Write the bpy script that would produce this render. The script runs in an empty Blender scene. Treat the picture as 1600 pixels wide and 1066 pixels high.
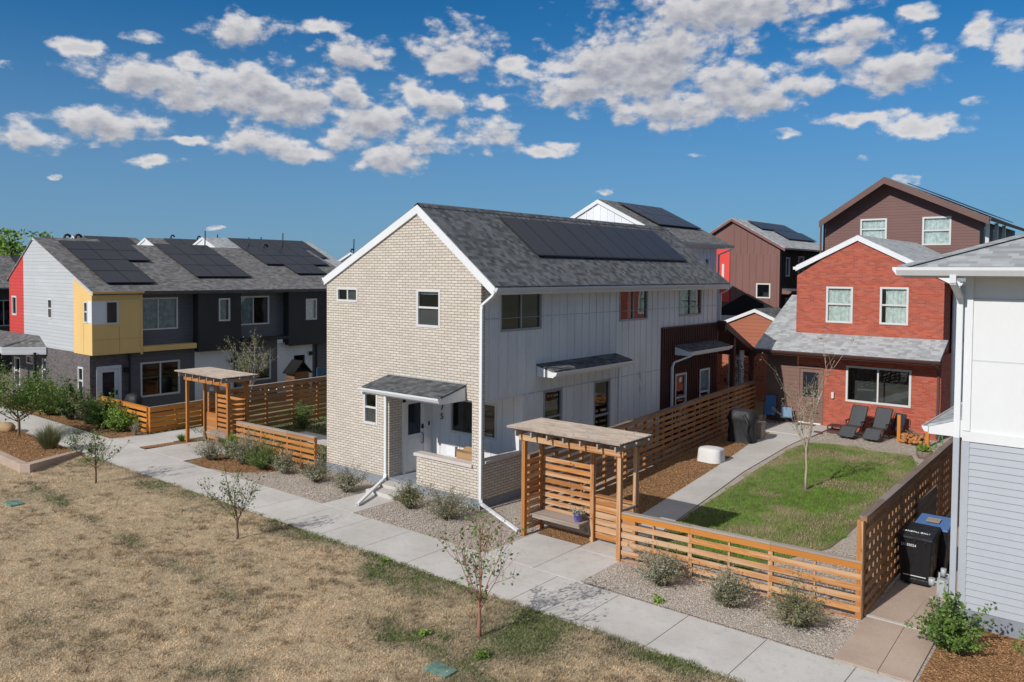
import bpy, math, random
import numpy as np
from mathutils import Vector, Matrix
sc = bpy.context.scene
R = math.radians

# ------------------------------------------------------------------ camera
cam = bpy.data.cameras.new('camera'); camo = bpy.data.objects.new('camera', cam); sc.collection.objects.link(camo)
cam.sensor_width = 36; cam.lens = 1244.46/1600*36; cam.shift_y = -64.336/1600
cam.clip_end = 3000; cam.clip_start = .1
FW = Vector((-.63394009, .77260909, -.03457117)); RT = Vector((.77287081, .63451294, .00800305)); UP = Vector((-.02811908, .02164559, .99937019))
camo.matrix_world = Matrix(((RT.x, UP.x, -FW.x, 14.1007), (RT.y, UP.y, -FW.y, -15.8899), (RT.z, UP.z, -FW.z, 6.4), (0, 0, 0, 1)))
sc.camera = camo

# ------------------------------------------------------------------ sun, sky
SUN_EL = R(33.5); SUN_AZ = R(186.5)
sun = bpy.data.lights.new('sun', 'SUN'); suno = bpy.data.objects.new('sun', sun); sc.collection.objects.link(suno)
sun.energy = 4.0; sun.angle = R(.53); sun.color = (1, .965, .915)
sd = Vector((math.sin(SUN_AZ)*math.cos(SUN_EL), math.cos(SUN_AZ)*math.cos(SUN_EL), math.sin(SUN_EL)))
suno.rotation_euler = (-sd).to_track_quat('-Z', 'Y').to_euler()

class NT:
    """small helper to write node trees"""
    def __init__(s, nt): s.nt = nt
    def n(s, t, **k):
        o = s.nt.nodes.new(t)
        ins = k.pop('ins', {})
        for a, b in k.items(): setattr(o, a, b)
        for a, b in ins.items(): s.put(o.inputs[a], b)
        return o
    def put(s, sock, v):
        if isinstance(v, bpy.types.NodeSocket): s.nt.links.new(v, sock)
        else: sock.default_value = v
    def math(s, op, a, b=0., c=None, clamp=False):
        o = s.nt.nodes.new('ShaderNodeMath'); o.operation = op; o.use_clamp = clamp
        s.put(o.inputs[0], a); s.put(o.inputs[1], b)
        if c is not None: s.put(o.inputs[2], c)
        return o.outputs[0]
    def vm(s, op, a, b=(0, 0, 0), out=0):
        o = s.nt.nodes.new('ShaderNodeVectorMath'); o.operation = op
        s.put(o.inputs[0], a); s.put(o.inputs[1], b); return o.outputs[out]
    def mix(s, f, a, b, bt='MIX'):
        o = s.nt.nodes.new('ShaderNodeMix'); o.data_type = 'RGBA'; o.blend_type = bt
        s.put(o.inputs[0], f); s.put(o.inputs[6], a); s.put(o.inputs[7], b); return o.outputs[2]
    def ramp(s, f, a, b, lo=0., hi=1.):
        o = s.nt.nodes.new('ShaderNodeMapRange'); s.put(o.inputs[0], f); o.inputs[1].default_value = a; o.inputs[2].default_value = b
        o.inputs[3].default_value = lo; o.inputs[4].default_value = hi; o.interpolation_type = 'SMOOTHSTEP'; return o.outputs[0]
    def noise(s, vec, scale, detail=3, rough=.5, dist=0., col=False):
        o = s.n('ShaderNodeTexNoise', ins={'Scale': scale, 'Detail': detail, 'Roughness': rough, 'Distortion': dist})
        if vec is not None: s.put(o.inputs['Vector'], vec)
        return o.outputs[1 if col else 0]

W = bpy.data.worlds.new('World'); sc.world = W; W.use_nodes = True
W.node_tree.nodes.clear(); w = NT(W.node_tree)
sky = w.n('ShaderNodeTexSky', sky_type='NISHITA', sun_disc=False, sun_elevation=SUN_EL, sun_rotation=SUN_AZ, altitude=1600, air_density=1.0, dust_density=.3, ozone_density=2.5)
geo = w.n('ShaderNodeTexCoord').outputs['Generated']
sep = w.n('ShaderNodeSeparateXYZ', ins={0: geo})
az = w.math('MULTIPLY', w.math('ARCTAN2', sep.outputs[0], sep.outputs[1]), 57.29578)
el = w.math('MULTIPLY', w.math('ARCSINE', sep.outputs[2]), 57.29578)
# clouds: (azimuth, elevation, half width, half height) in degrees of sky
CL = [(-63.5,12.14,4.52,1.02),(-60.0,11.46,4.94,1.05),(-57.2,12.09,5.97,1.56),(-54.2,11.24,5.23,1.42),(-51.2,12.04,2.2,0.93),(-61.2,13.36,1.59,0.55),(-66.3,9.11,3.56,0.87),(-70.4,7.97,2.59,0.65),(-56.8,8.68,3.18,0.85),(-54.2,8.12,2.6,0.47),(-58.2,15.83,2.15,0.94),(-51.0,14.9,2.29,1.11),(-49.0,14.25,1.25,0.42),(-67.7,13.58,1.61,0.52),(-63.9,14.63,1.14,0.31),(-52.9,16.4,1.65,0.4),(-43.4,15.51,3.0,1.49),(-44.1,14.44,1.82,0.76),(-39.7,14.52,1.28,0.63),(-46.3,12.24,1.58,0.94),(-44.5,11.86,1.91,0.86),(-49.4,10.19,3.81,1.29),(-51.2,9.38,2.21,0.86),(-48.1,7.83,2.34,0.97),(-45.8,9.43,2.18,0.96),(-41.5,9.74,2.38,0.97),(-41.1,11.84,1.6,0.52),(-37.6,8.57,1.46,0.44),(-35.8,8.97,1.73,0.35),(-34.5,13.02,4.71,1.36),(-32.7,14.69,3.79,1.58),(-28.3,15.17,5.16,1.72),(-24.8,17.61,7.76,1.65),(-30.0,13.78,6.51,1.88),(-28.6,11.4,4.13,1.11),(-25.2,12.54,5.22,1.66),(-22.6,11.58,2.88,0.83),(-36.3,14.31,1.59,0.84),(-20.2,12.47,2.8,0.65),(-16.7,15.36,2.28,0.96),(-14.0,13.16,2.9,1.39),(-17.4,14.26,2.5,0.86),(-12.7,16.32,1.08,0.44),(-9.4,14.77,0.95,1.02),(-7.5,13.54,0.91,1.08),(-16.5,10.0,2.1,0.41),(-15.0,10.18,1.5,0.48),(-12.8,9.34,2.43,0.55),(-9.3,10.6,0.75,0.3),(-20.7,9.48,0.82,0.25),(-63.5,7.03,1.46,0.29),(-62.2,8.47,1.77,0.25),(-69.5,5.72,0.41,0.16),(-71.3,11.98,1.06,0.22),(-13.1,6.16,0.59,0.32),(-32.8,5.84,0.45,0.18),(-25.8,8.3,0.95,0.17),(-59.6,2.88,0.32,0.17),(-15.3,7.77,0.61,0.2),(-70.7,8.89,0.84,0.23),
      (-85,12,6,1.5),(-82,17,5,1.2),(4,14,5,1.3),(10,9,4,.8),(20,16,6,1.6),(-30,24,9,3),(-55,25,8,2.5),(30,10,5,1.)]
def cloud_field(xo, yo, big=False):
    p = w.n('ShaderNodeCombineXYZ', ins={0: w.math('ADD', az, xo), 1: w.math('ADD', el, yo), 2: 0.}).outputs[0]
    q0 = w.vm('MULTIPLY', p, (.62, 1., 1.))
    wob = w.noise(q0, .5, 4, .6, col=True)
    pw = w.vm('ADD', p, w.vm('MULTIPLY', w.vm('SUBTRACT', wob, (.5, .5, .5)), (2.4, 1.2, 0)))
    acc = None
    for a, e, sx, sy in CL:
        if big and sx*sy < 1.6: continue
        q = w.vm('MULTIPLY', w.vm('SUBTRACT', pw, (a, e, 0)), (.86/sx, .80/sy, 0))
        v = w.math('SUBTRACT', 1.0, w.vm('LENGTH', q, out=1))
        if sx*sy < .4: v = w.math('MINIMUM', v, .12)
        acc = v if acc is None else w.math('MAXIMUM', acc, v)
    acc = w.math('MINIMUM', w.math('MAXIMUM', acc, -2.), .8)
    def vor(sc_, k):
        o = w.n('ShaderNodeTexVoronoi', feature='SMOOTH_F1', voronoi_dimensions='2D', ins={'Scale': sc_, 'Smoothness': .35})
        wq = w.vm('ADD', q0, w.vm('MULTIPLY', w.vm('SUBTRACT', wob, (.5, .5, .5)), (k, k, 0))); w.put(o.inputs['Vector'], wq); return o.outputs[0]
    b1 = w.math('SUBTRACT', .42, vor(.62, 1.3)); b2 = w.math('SUBTRACT', .42, vor(1.6, 1.6)); 
    f2 = w.math('SUBTRACT', w.noise(q0, 1.15, 8, .60), .5)
    t = w.math('ADD', acc, w.math('MULTIPLY', b1, .75)); t = w.math('ADD', t, w.math('MULTIPLY', b2, .42)); t = w.math('ADD', t, w.math('MULTIPLY', f2, 1.75))
    return t
d0 = cloud_field(0., 0.); d1 = cloud_field(-.12, .62, True)
mask = w.math('POWER', w.ramp(d0, -.12, .62), 1.2)
rel = w.ramp(w.math('SUBTRACT', d0, d1), -.6, .85)
thick = w.ramp(d0, .3, 1.2, 1., 0.)
lit = w.math('ADD', w.math('MULTIPLY', rel, .78), w.math('MULTIPLY', thick, .40))
ccol = w.mix(w.math('MINIMUM', lit, 1.), (2.3, 2.45, 3.05, 1), (6.9, 6.75, 6.75, 1))
skyc = w.mix(1., sky.outputs[0], w.mix(w.ramp(el, 14., 45.), (.22, .66, .92, 1), (1., 1., 1., 1)), 'MULTIPLY')
hs = w.n('ShaderNodeHueSaturation', ins={'Color': skyc, 'Saturation': 1.06, 'Value': .92})
# paler blue mixed in towards the horizon
hz = w.ramp(el, -3., 21., .86, 0.)
skyc2 = w.mix(hz, hs.outputs[0], (1.9, 2.95, 4.4, 1))
# broken cloud layer added overhead, unseen, to whiten and lift the ambient light
hp = w.vm('MULTIPLY', geo, (1, 1, 1.6)); hn = w.noise(hp, 2.6, 4, .6)
hi = w.math('MULTIPLY', w.ramp(hn, .36, .6), w.ramp(el, 24., 42.))
fin0 = w.mix(w.math('MULTIPLY', mask, .93), skyc2, ccol)
fin = w.mix(w.math('MULTIPLY', hi, .8), fin0, (7.0, 6.7, 6.4, 1))
bg = w.n('ShaderNodeBackground', ins={'Color': fin, 'Strength': .105})
w.nt.links.new(bg.outputs[0], w.n('ShaderNodeOutputWorld').inputs[0])
sc.view_settings.view_transform = 'Standard'; sc.view_settings.look = 'None'; sc.view_settings.exposure = 0; sc.view_settings.gamma = 1
sc.render.engine = 'CYCLES'

# ------------------------------------------------------------------ materials
def lin(r, g, b):
    f = lambda c: (c/255/12.92 if c <= 10.3 else ((c/255+.055)/1.055)**2.4)
    return (f(r), f(g), f(b), 1)
MT = {}
def mat(name, fn=None, col=None, rough=.6, spec=.3, metal=0.):
    if name in MT: return MT[name]
    m = bpy.data.materials.new(name); m.use_nodes = True; m.node_tree.nodes.clear(); MT[name] = m
    t = NT(m.node_tree); b = t.n('ShaderNodeBsdfPrincipled', ins={'Roughness': rough, 'Specular IOR Level': spec, 'Metallic': metal})
    out = t.n('ShaderNodeOutputMaterial'); m.node_tree.links.new(b.outputs[0], out.inputs[0])
    if col: b.inputs['Base Color'].default_value = tuple(col) if len(col) == 4 else tuple(col)+(1,)
    t.b = b; t.out = out; t.uv = None
    if fn: fn(t)
    return m
def UV(t): 
    if not t.uv: t.uv = t.n('ShaderNodeUVMap').outputs[0]
    return t.uv
def POS(t): return t.n('ShaderNodeNewGeometry').outputs['Position']
def bump(t, h, dist=.01, st=1.):
    o = t.n('ShaderNodeBump', ins={'Height': h, 'Distance': dist, 'Strength': st}); t.put(t.b.inputs['Normal'], o.outputs[0])
def sca(c, k): return (c[0]*k, c[1]*k, c[2]*k, 1)

def painted(name, c, rough=.55, var=.12, spec=.3):
    def f(t):
        p = t.vm('MULTIPLY', POS(t), (1., 1., .45)); n = t.noise(p, .9, 4, .6); n2 = t.noise(p, 14, 3, .6)
        k = t.math('ADD', t.math('MULTIPLY', n, .7), t.math('MULTIPLY', n2, .3))
        t.put(t.b.inputs['Base Color'], t.mix(t.ramp(k, .3, .7), sca(c, 1-var), sca(c, 1+var*.5)))
        t.put(t.b.inputs['Roughness'], t.ramp(n2, .3, .7, rough-.08, rough+.08))
    return mat(name, f, rough=rough, spec=spec)
def brick(name, c1, c2, mort, bw=.19, rh=.0615, mw=.011, rough=.85, dirt=.12):
    def f(t):
        o = t.n('ShaderNodeTexBrick', ins={'Vector': UV(t), 'Color1': c1, 'Color2': c2, 'Mortar': mort, 'Scale': 1., 'Mortar Size': mw/2, 'Mortar Smooth': .15, 'Bias': 0., 'Brick Width': bw, 'Row Height': rh})
        n = t.noise(UV(t), 1.1, 5, .6); n2 = t.noise(UV(t), 30, 2, .6)
        c = t.mix(t.ramp(n, .35, .65, 0, dirt), o.outputs[0], sca(c1, .55))
        c = t.mix(t.ramp(n2, .3, .7, 0., .22), c, sca(c2, .8))
        t.put(t.b.inputs['Base Color'], c)
        bump(t, t.math('ADD', t.math('MULTIPLY', o.outputs[1], -1.), t.math('MULTIPLY', n2, .25)), .008, .8)
    return mat(name, f, rough=rough, spec=.2)
def lap(name, c, h=.15, rough=.6, line=.55):
    def f(t):
        s = t.n('ShaderNodeSeparateXYZ', ins={0: UV(t)})
        fr = t.math('FRACT', t.math('MULTIPLY', s.outputs[1], 1/h))
        n = t.noise(UV(t), .8, 4, .6)
        idn = t.n('ShaderNodeTexWhiteNoise', noise_dimensions='2D')
        t.put(idn.inputs['Vector'], t.n('ShaderNodeCombineXYZ', ins={0: t.math('FLOOR', t.math('MULTIPLY', s.outputs[0], .28)), 1: t.math('FLOOR', t.math('MULTIPLY', s.outputs[1], 1/h))}).outputs[0])
        base = t.mix(idn.outputs[0], sca(c, .93), sca(c, 1.05))
        base = t.mix(t.ramp(n, .3, .7), sca(c, .93), base)
        t.put(t.b.inputs['Base Color'], base)
        # overlapping board profile
        bump(t, t.math('ADD', t.math('MULTIPLY', fr, -1.), t.math('MULTIPLY', t.noise(UV(t), 40, 2), .02)), .018, 1.)
    return mat(name, f, rough=rough, spec=.25)
def shingle(name, dark, light, bw=.33, rh=.135, rough=.9):
    def f(t):
        o = t.n('ShaderNodeTexBrick', offset=.37, offset_frequency=3, squash=.7, squash_frequency=2, ins={'Vector': UV(t), 'Color1': (0, 0, 0, 1), 'Color2': (1, 1, 1, 1), 'Mortar': (.5, .5, .5, 1), 'Scale': 1., 'Mortar Size': .0, 'Bias': 0., 'Brick Width': bw, 'Row Height': rh})
        s = t.n('ShaderNodeSeparateXYZ', ins={0: UV(t)})
        fr = t.math('FRACT', t.math('MULTIPLY', s.outputs[1], 1/rh))
        g = t.noise(UV(t), 90, 2, .7); n = t.noise(UV(t), .7, 4, .6); n3 = t.noise(UV(t), 5, 3, .6)
        bw_ = t.n('ShaderNodeSeparateColor', ins={0: o.outputs[0]}).outputs[0]
        k = t.math('ADD', t.math('MULTIPLY', bw_, .8), t.math('MULTIPLY', t.math('SUBTRACT', g, .5), .7))
        k = t.math('ADD', k, t.math('MULTIPLY', t.math('SUBTRACT', n3, .4), .25))
        k = t.math('ADD', k, t.math('MULTIPLY', t.math('SUBTRACT', n, .5), .3))
        c = t.mix(t.math('MINIMUM', t.math('MAXIMUM', k, 0.), 1.), dark, light)
        t.put(t.b.inputs['Base Color'], c)
        tab = t.math('MULTIPLY', t.ramp(bw_, .45, .55), .5)
        hgt = t.math('ADD', t.math('ADD', t.math('MULTIPLY', fr, -.8), tab), t.math('MULTIPLY', g, .3))
        bump(t, hgt, .032, 1.)
    return mat(name, f, rough=rough, spec=.2)
def wood(name, c1, c2, grey, gk=.35, rough=.75):
    def f(t):
        isl = t.n('ShaderNodeNewGeometry').outputs['Random Per Island']
        p = t.vm('ADD', t.vm('MULTIPLY', UV(t), (1.2, 18., 1.)), t.n('ShaderNodeCombineXYZ', ins={0: t.math('MULTIPLY', isl, 37.), 1: t.math('MULTIPLY', isl, 91.), 2: 0.}).outputs[0])
        g = t.noise(p, 1.6, 5, .65, .8); kn = t.noise(p, .35, 3, .6)
        c = t.mix(t.ramp(g, .3, .7), c1, c2)
        c = t.mix(t.ramp(isl, 0, 1, 0., .62), c, sca(c1, .62))
        kv = t.n('ShaderNodeTexVoronoi', ins={'Vector': t.vm('MULTIPLY', p, (2.2, .16, 1.)), 'Scale': 1.}); c = t.mix(t.ramp(kv.outputs[0], .05, .13, .75, 0.), c, sca(c1, .3))
        c = t.mix(t.math('MULTIPLY', t.ramp(kn, .42, .62), gk), c, grey)
        c = t.mix(t.ramp(t.math('FRACT', t.math('MULTIPLY', isl, 7.31)), .55, 1., 0., .55), c, grey)
        t.put(t.b.inputs['Base Color'], c); bump(t, g, .004, .6)
    return mat(name, f, rough=rough, spec=.2)
def ground(name, cols, s1, s2, bd=.02, kind='noise', rough=.95):
    def f(t):
        p = POS(t); a = t.noise(p, s1, 5, .62); b = t.noise(p, s2, 3, .6); c0 = t.noise(p, s1*.23, 3, .5)
        c = t.mix(t.ramp(a, .32, .68), cols[0], cols[1]); c = t.mix(t.ramp(c0, .4, .62, 0, .8), c, cols[2])
        if kind == 'vor':
            v = t.n('ShaderNodeTexVoronoi', ins={'Vector': p, 'Scale': s2, 'Randomness': 1.})
            vv = t.n('ShaderNodeSeparateColor', ins={0: v.outputs[1]}).outputs[0]
            c = t.mix(t.math('MULTIPLY', vv, .75), c, t.mix(t.ramp(vv, .2, .9), cols[3], cols[4])); h = t.math('MULTIPLY', v.outputs[0], -1.)
        else:
            c = t.mix(t.ramp(b, .35, .7, 0, .55), c, cols[3]); h = b
        t.put(t.b.inputs['Base Color'], c); bump(t, h, bd, 1.)
    return mat(name, f, rough=rough, spec=.1)
def glassmat(name, tint=(.02, .025, .03), refl=.55):
    def f(t):
        nt = t.nt; nt.nodes.remove(t.b)
        tr = t.n('ShaderNodeBsdfTransparent', ins={0: (.78, .84, .82, 1)}); gl = t.n('ShaderNodeBsdfGlossy', ins={0: (.85, .9, .95, 1), 1: .015})
        fr = t.n('ShaderNodeFresnel', ins={0: 1.6}).outputs[0]
        n = t.noise(POS(t), 1.3, 1); bo = t.n('ShaderNodeBump', ins={'Height': n, 'Distance': .01, 'Strength': .25}); t.put(gl.inputs['Normal'], bo.outputs[0])
        m = t.n('ShaderNodeMixShader'); t.put(m.inputs[0], t.math('ADD', t.math('MULTIPLY', fr, .9), .05)); nt.links.new(tr.outputs[0], m.inputs[1]); nt.links.new(gl.outputs[0], m.inputs[2])
        nt.links.new(m.outputs[0], t.out.inputs[0])
    return mat(name, f)
def leafmat(name, c1, c2, c3=None, trans=.25):
    def f(t):
        isl = t.n('ShaderNodeNewGeometry').outputs['Random Per Island']; n = t.noise(POS(t), 2.2, 2)
        c = t.mix(isl, c1, c2)
        if c3: c = t.mix(t.ramp(n, .42, .62, 0, .7), c, c3)
        t.put(t.b.inputs['Base Color'], c)
        tl = t.n('ShaderNodeBsdfTranslucent'); t.put(tl.inputs[0], c); mx = t.n('ShaderNodeMixShader', ins={0: trans})
        t.nt.links.new(t.b.outputs[0], mx.inputs[1]); t.nt.links.new(tl.outputs[0], mx.inputs[2]); t.nt.links.new(mx.outputs[0], t.out.inputs[0])
    return mat(name, f, rough=.6, spec=.2)

M_cream = brick('cream_brick', (.67, .605, .52, 1), (.57, .50, .415, 1), (.24, .19, .15, 1), bw=.245, rh=.078, mw=.017)
M_red = brick('red_brick', (.56, .135, .078, 1), (.36, .075, .047, 1), (.36, .19, .15, 1), bw=.22, rh=.072, mw=.014, dirt=.14)
M_dkbrick = brick('dark_brick', (.21, .18, .175, 1), (.125, .105, .105, 1), (.11, .10, .10, 1), mw=.012)
M_bb = painted('pale_siding', (.70, .68, .65, 1)); M_white = painted('white_trim', (.72, .72, .72, 1), .45, .05); M_wpanel = painted('white_panel', (.69, .69, .675, 1), .55, .04)
M_porchw = painted('porch_paint', (.72, .71, .70, 1), .5, .05)
M_bluelap = lap('blue_grey_lap', (.42, .47, .53, 1)); M_greylap = lap('light_grey_lap', (.49, .50, .505, 1), .16)
M_yellow = painted('yellow_panel', (.78, .52, .20, 1), .5, .06); M_redlap = lap('red_lap', (.55, .06, .05, 1), .16); M_redpanel = painted('red_panel', (.75, .07, .06, 1), .5, .05)
M_dark = painted('charcoal_siding', (.037, .036, .036, 1), .6, .2); M_dgrey = lap('slate_lap', (.13, .129, .13, 1), .16)
M_brownlap = lap('brown_lap', (.17, .088, .075, 1), .15); M_orangelap = lap('rust_lap', (.36, .125, .07, 1), .18)
M_brownbb = painted('brown_siding', (.21, .105, .088, 1), .6, .1); M_brownmetal = painted('brown_metal', (.075, .026, .02, 1), .5, .15)
M_brownpaint = painted('brown_paint', (.10, .05, .042, 1), .5, .1); M_shadowblack = painted('shadow_black', (.012, .012, .013, 1), .5, .2)
M_tan = lap('taupe_lap', (.20, .115, .09, 1), .17)
M_shd = shingle('dark_shingles', (.058, .06, .063, 1), (.185, .192, .198, 1), bw=.19, rh=.14); M_shl = shingle('light_shingles', (.29, .305, .31, 1), (.52, .535, .535, 1), bw=.24, rh=.14); M_shm = shingle('grey_shingles', (.10, .097, .094, 1), (.245, .236, .23, 1), bw=.22, rh=.13)
M_found = painted('foundation_concrete', (.24, .26, .29, 1), .9, .15); M_frame = painted('window_frame', (.62, .60, .57, 1), .4, .04); M_gframe = painted('grey_window_frame', (.34, .33, .32, 1), .4, .04)
M_curt = mat('curtain_cloth', lambda t: t.put(t.b.inputs['Base Color'], t.mix(t.ramp(t.noise(POS(t), 6, 2), .3, .7), (.55, .57, .55, 1), (.8, .82, .8, 1))), rough=.9)
M_room = mat('room_interior', lambda t: t.put(t.b.inputs['Base Color'], t.mix(t.noise(POS(t), 2, 3), (.02, .022, .024, 1), (.10, .10, .095, 1))), rough=.9)
M_screen = painted('insect_screen', (.10, .095, .10, 1), .8, .1)
M_glass = glassmat('window_glass')
M_metalg = painted('galvanised_metal', (.42, .44, .45, 1), .45, .15, .5); M_black = mat('black_plastic', lambda t: t.put(t.b.inputs['Roughness'], t.ramp(t.noise(POS(t), 12, 3), .3, .7, .35, .6)), col=(.014, .014, .015), rough=.45)
M_blackcloth = painted('black_cover_cloth', (.022, .022, .024, 1), .6, .3, .4)
def solar(t):
    s = t.n('ShaderNodeSeparateXYZ', ins={0: UV(t)})
    a = t.math('FRACT', t.math('MULTIPLY', s.outputs[0], 6.2)); b = t.math('FRACT', t.math('MULTIPLY', s.outputs[1], 6.2))
    ln = t.math('MAXIMUM', t.math('GREATER_THAN', a, .96), t.math('GREATER_THAN', b, .96))
    n = t.noise(POS(t), .4, 3)
    c = t.mix(t.math('MULTIPLY', ln, .8), t.mix(n, (.012, .013, .018, 1), (.026, .027, .032, 1)), (.05, .05, .058, 1)); t.put(t.b.inputs['Base Color'], c)
M_solar = mat('solar_cells', solar, rough=.33, spec=.3); M_sframe = mat('panel_frame', col=(.02, .02, .022), rough=.4)
M_wood = wood('cedar_wood', (.42, .145, .03, 1), (.56, .235, .06, 1), (.46, .29, .16, 1))
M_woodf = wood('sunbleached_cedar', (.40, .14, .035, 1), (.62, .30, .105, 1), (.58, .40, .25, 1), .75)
M_woodo = wood('orange_stained_cedar', (.58, .20, .03, 1), (.68, .29, .06, 1), (.5, .2, .05, 1), .3)
M_woodd = wood('dark_cedar', (.20, .09, .04, 1), (.30, .15, .07, 1), (.22, .13, .09, 1), .5)
M_woodg = wood('weathered_grey_wood', (.34, .26, .20, 1), (.44, .36, .29, 1), (.40, .35, .31, 1), .6)
M_capd = wood('weathered_brown_cap', (.20, .145, .115, 1), (.29, .225, .185, 1), (.3, .25, .22, 1), .5)
def conc(t):
    p = POS(t); a = t.noise(p, .6, 5, .6); b = t.noise(p, 35, 3, .6); c = t.noise(p, 5, 4, .7)
    col = t.mix(t.ramp(a, .3, .7), (.49, .46, .42, 1), (.60, .57, .53, 1)); col = t.mix(t.ramp(b, .35, .65, 0, .25), col, (.38, .36, .33, 1)); col = t.mix(t.ramp(c, .5, .75, 0, .5), col, (.37, .345, .31, 1))
    vs = t.n('ShaderNodeTexVoronoi', ins={'Vector': p, 'Scale': 2.3}); col = t.mix(t.ramp(vs.outputs[0],   .02, .05, .5, 0.), col, (.16, .15, .14, 1))
    t.put(t.b.inputs['Base Color'], col); bump(t, b, .003, .5)
M_conc = mat('concrete', conc, rough=.9, spec=.15)
def conc2(t):
    p = POS(t); a = t.noise(p, .8, 5, .6); b = t.noise(p, 30, 3, .6)
    col = t.mix(t.ramp(a, .3, .7), (.40, .30, .235, 1), (.50, .39, .31, 1)); col = t.mix(t.ramp(b, .35, .65, 0, .25), col, (.33, .25, .2, 1)); t.put(t.b.inputs['Base Color'], col); bump(t, b, .003, .5)
M_tanc = mat('tan_concrete', conc2, rough=.9, spec=.15)
M_grav = ground('gravel_stones', [(.40, .335, .275, 1), (.48, .41, .345, 1), (.44, .375, .315, 1), (.23, .19, .155, 1), (.62, .55, .48, 1)], 3., 34, .02, 'vor')
M_mulch = ground('bark_mulch', [(.23, .12, .058, 1), (.32, .18, .09, 1), (.28, .155, .075, 1), (.12, .05, .02, 1), (.48, .26, .11, 1)], 5., 26, .03, 'vor')
M_dry = ground('dry_lawn_soil', [(.46, .36, .235, 1), (.54, .43, .29, 1), (.42, .35, .23, 1), (.28, .235, .15, 1)], 2.2, 22, .03)
M_green = ground('green_lawn_soil', [(.13, .14, .05, 1), (.20, .18, .09, 1), (.34, .28, .17, 1), (.10, .09, .05, 1)], 1.6, 20, .03)
M_far = ground('dry_field', [(.22, .19, .12, 1), (.28, .24, .16, 1), (.16, .17, .09, 1), (.14, .12, .08, 1)], .2, 3, .02)
M_trunkL = painted('pale_bark', (.42, .34, .27, 1), .85, .25); M_trunkB = painted('brown_bark', (.20, .125, .085, 1), .85, .3); M_trunkR = painted('reddish_bark', (.36, .17, .12, 1), .85, .25)
M_leafG = leafmat('green_leaf', (.085, .16, .03, 1), (.22, .33, .08, 1), (.06, .11, .03, 1)); M_leafO = leafmat('olive_leaf', (.13, .16, .06, 1), (.26, .28, .14, 1), (.32, .28, .18, 1))
M_leafS = leafmat('sage_leaf', (.27, .27, .18, 1), (.52, .50, .38, 1), (.18, .20, .10, 1)); M_leafB = leafmat('bright_leaf', (.17, .30, .04, 1), (.32, .44, .09, 1), (.12, .20, .04, 1)); M_leafP = leafmat('purple_leaf', (.035, .012, .012, 1), (.07, .025, .02, 1))
M_twig = painted('twig', (.26, .19, .13, 1), .9, .2)

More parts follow.
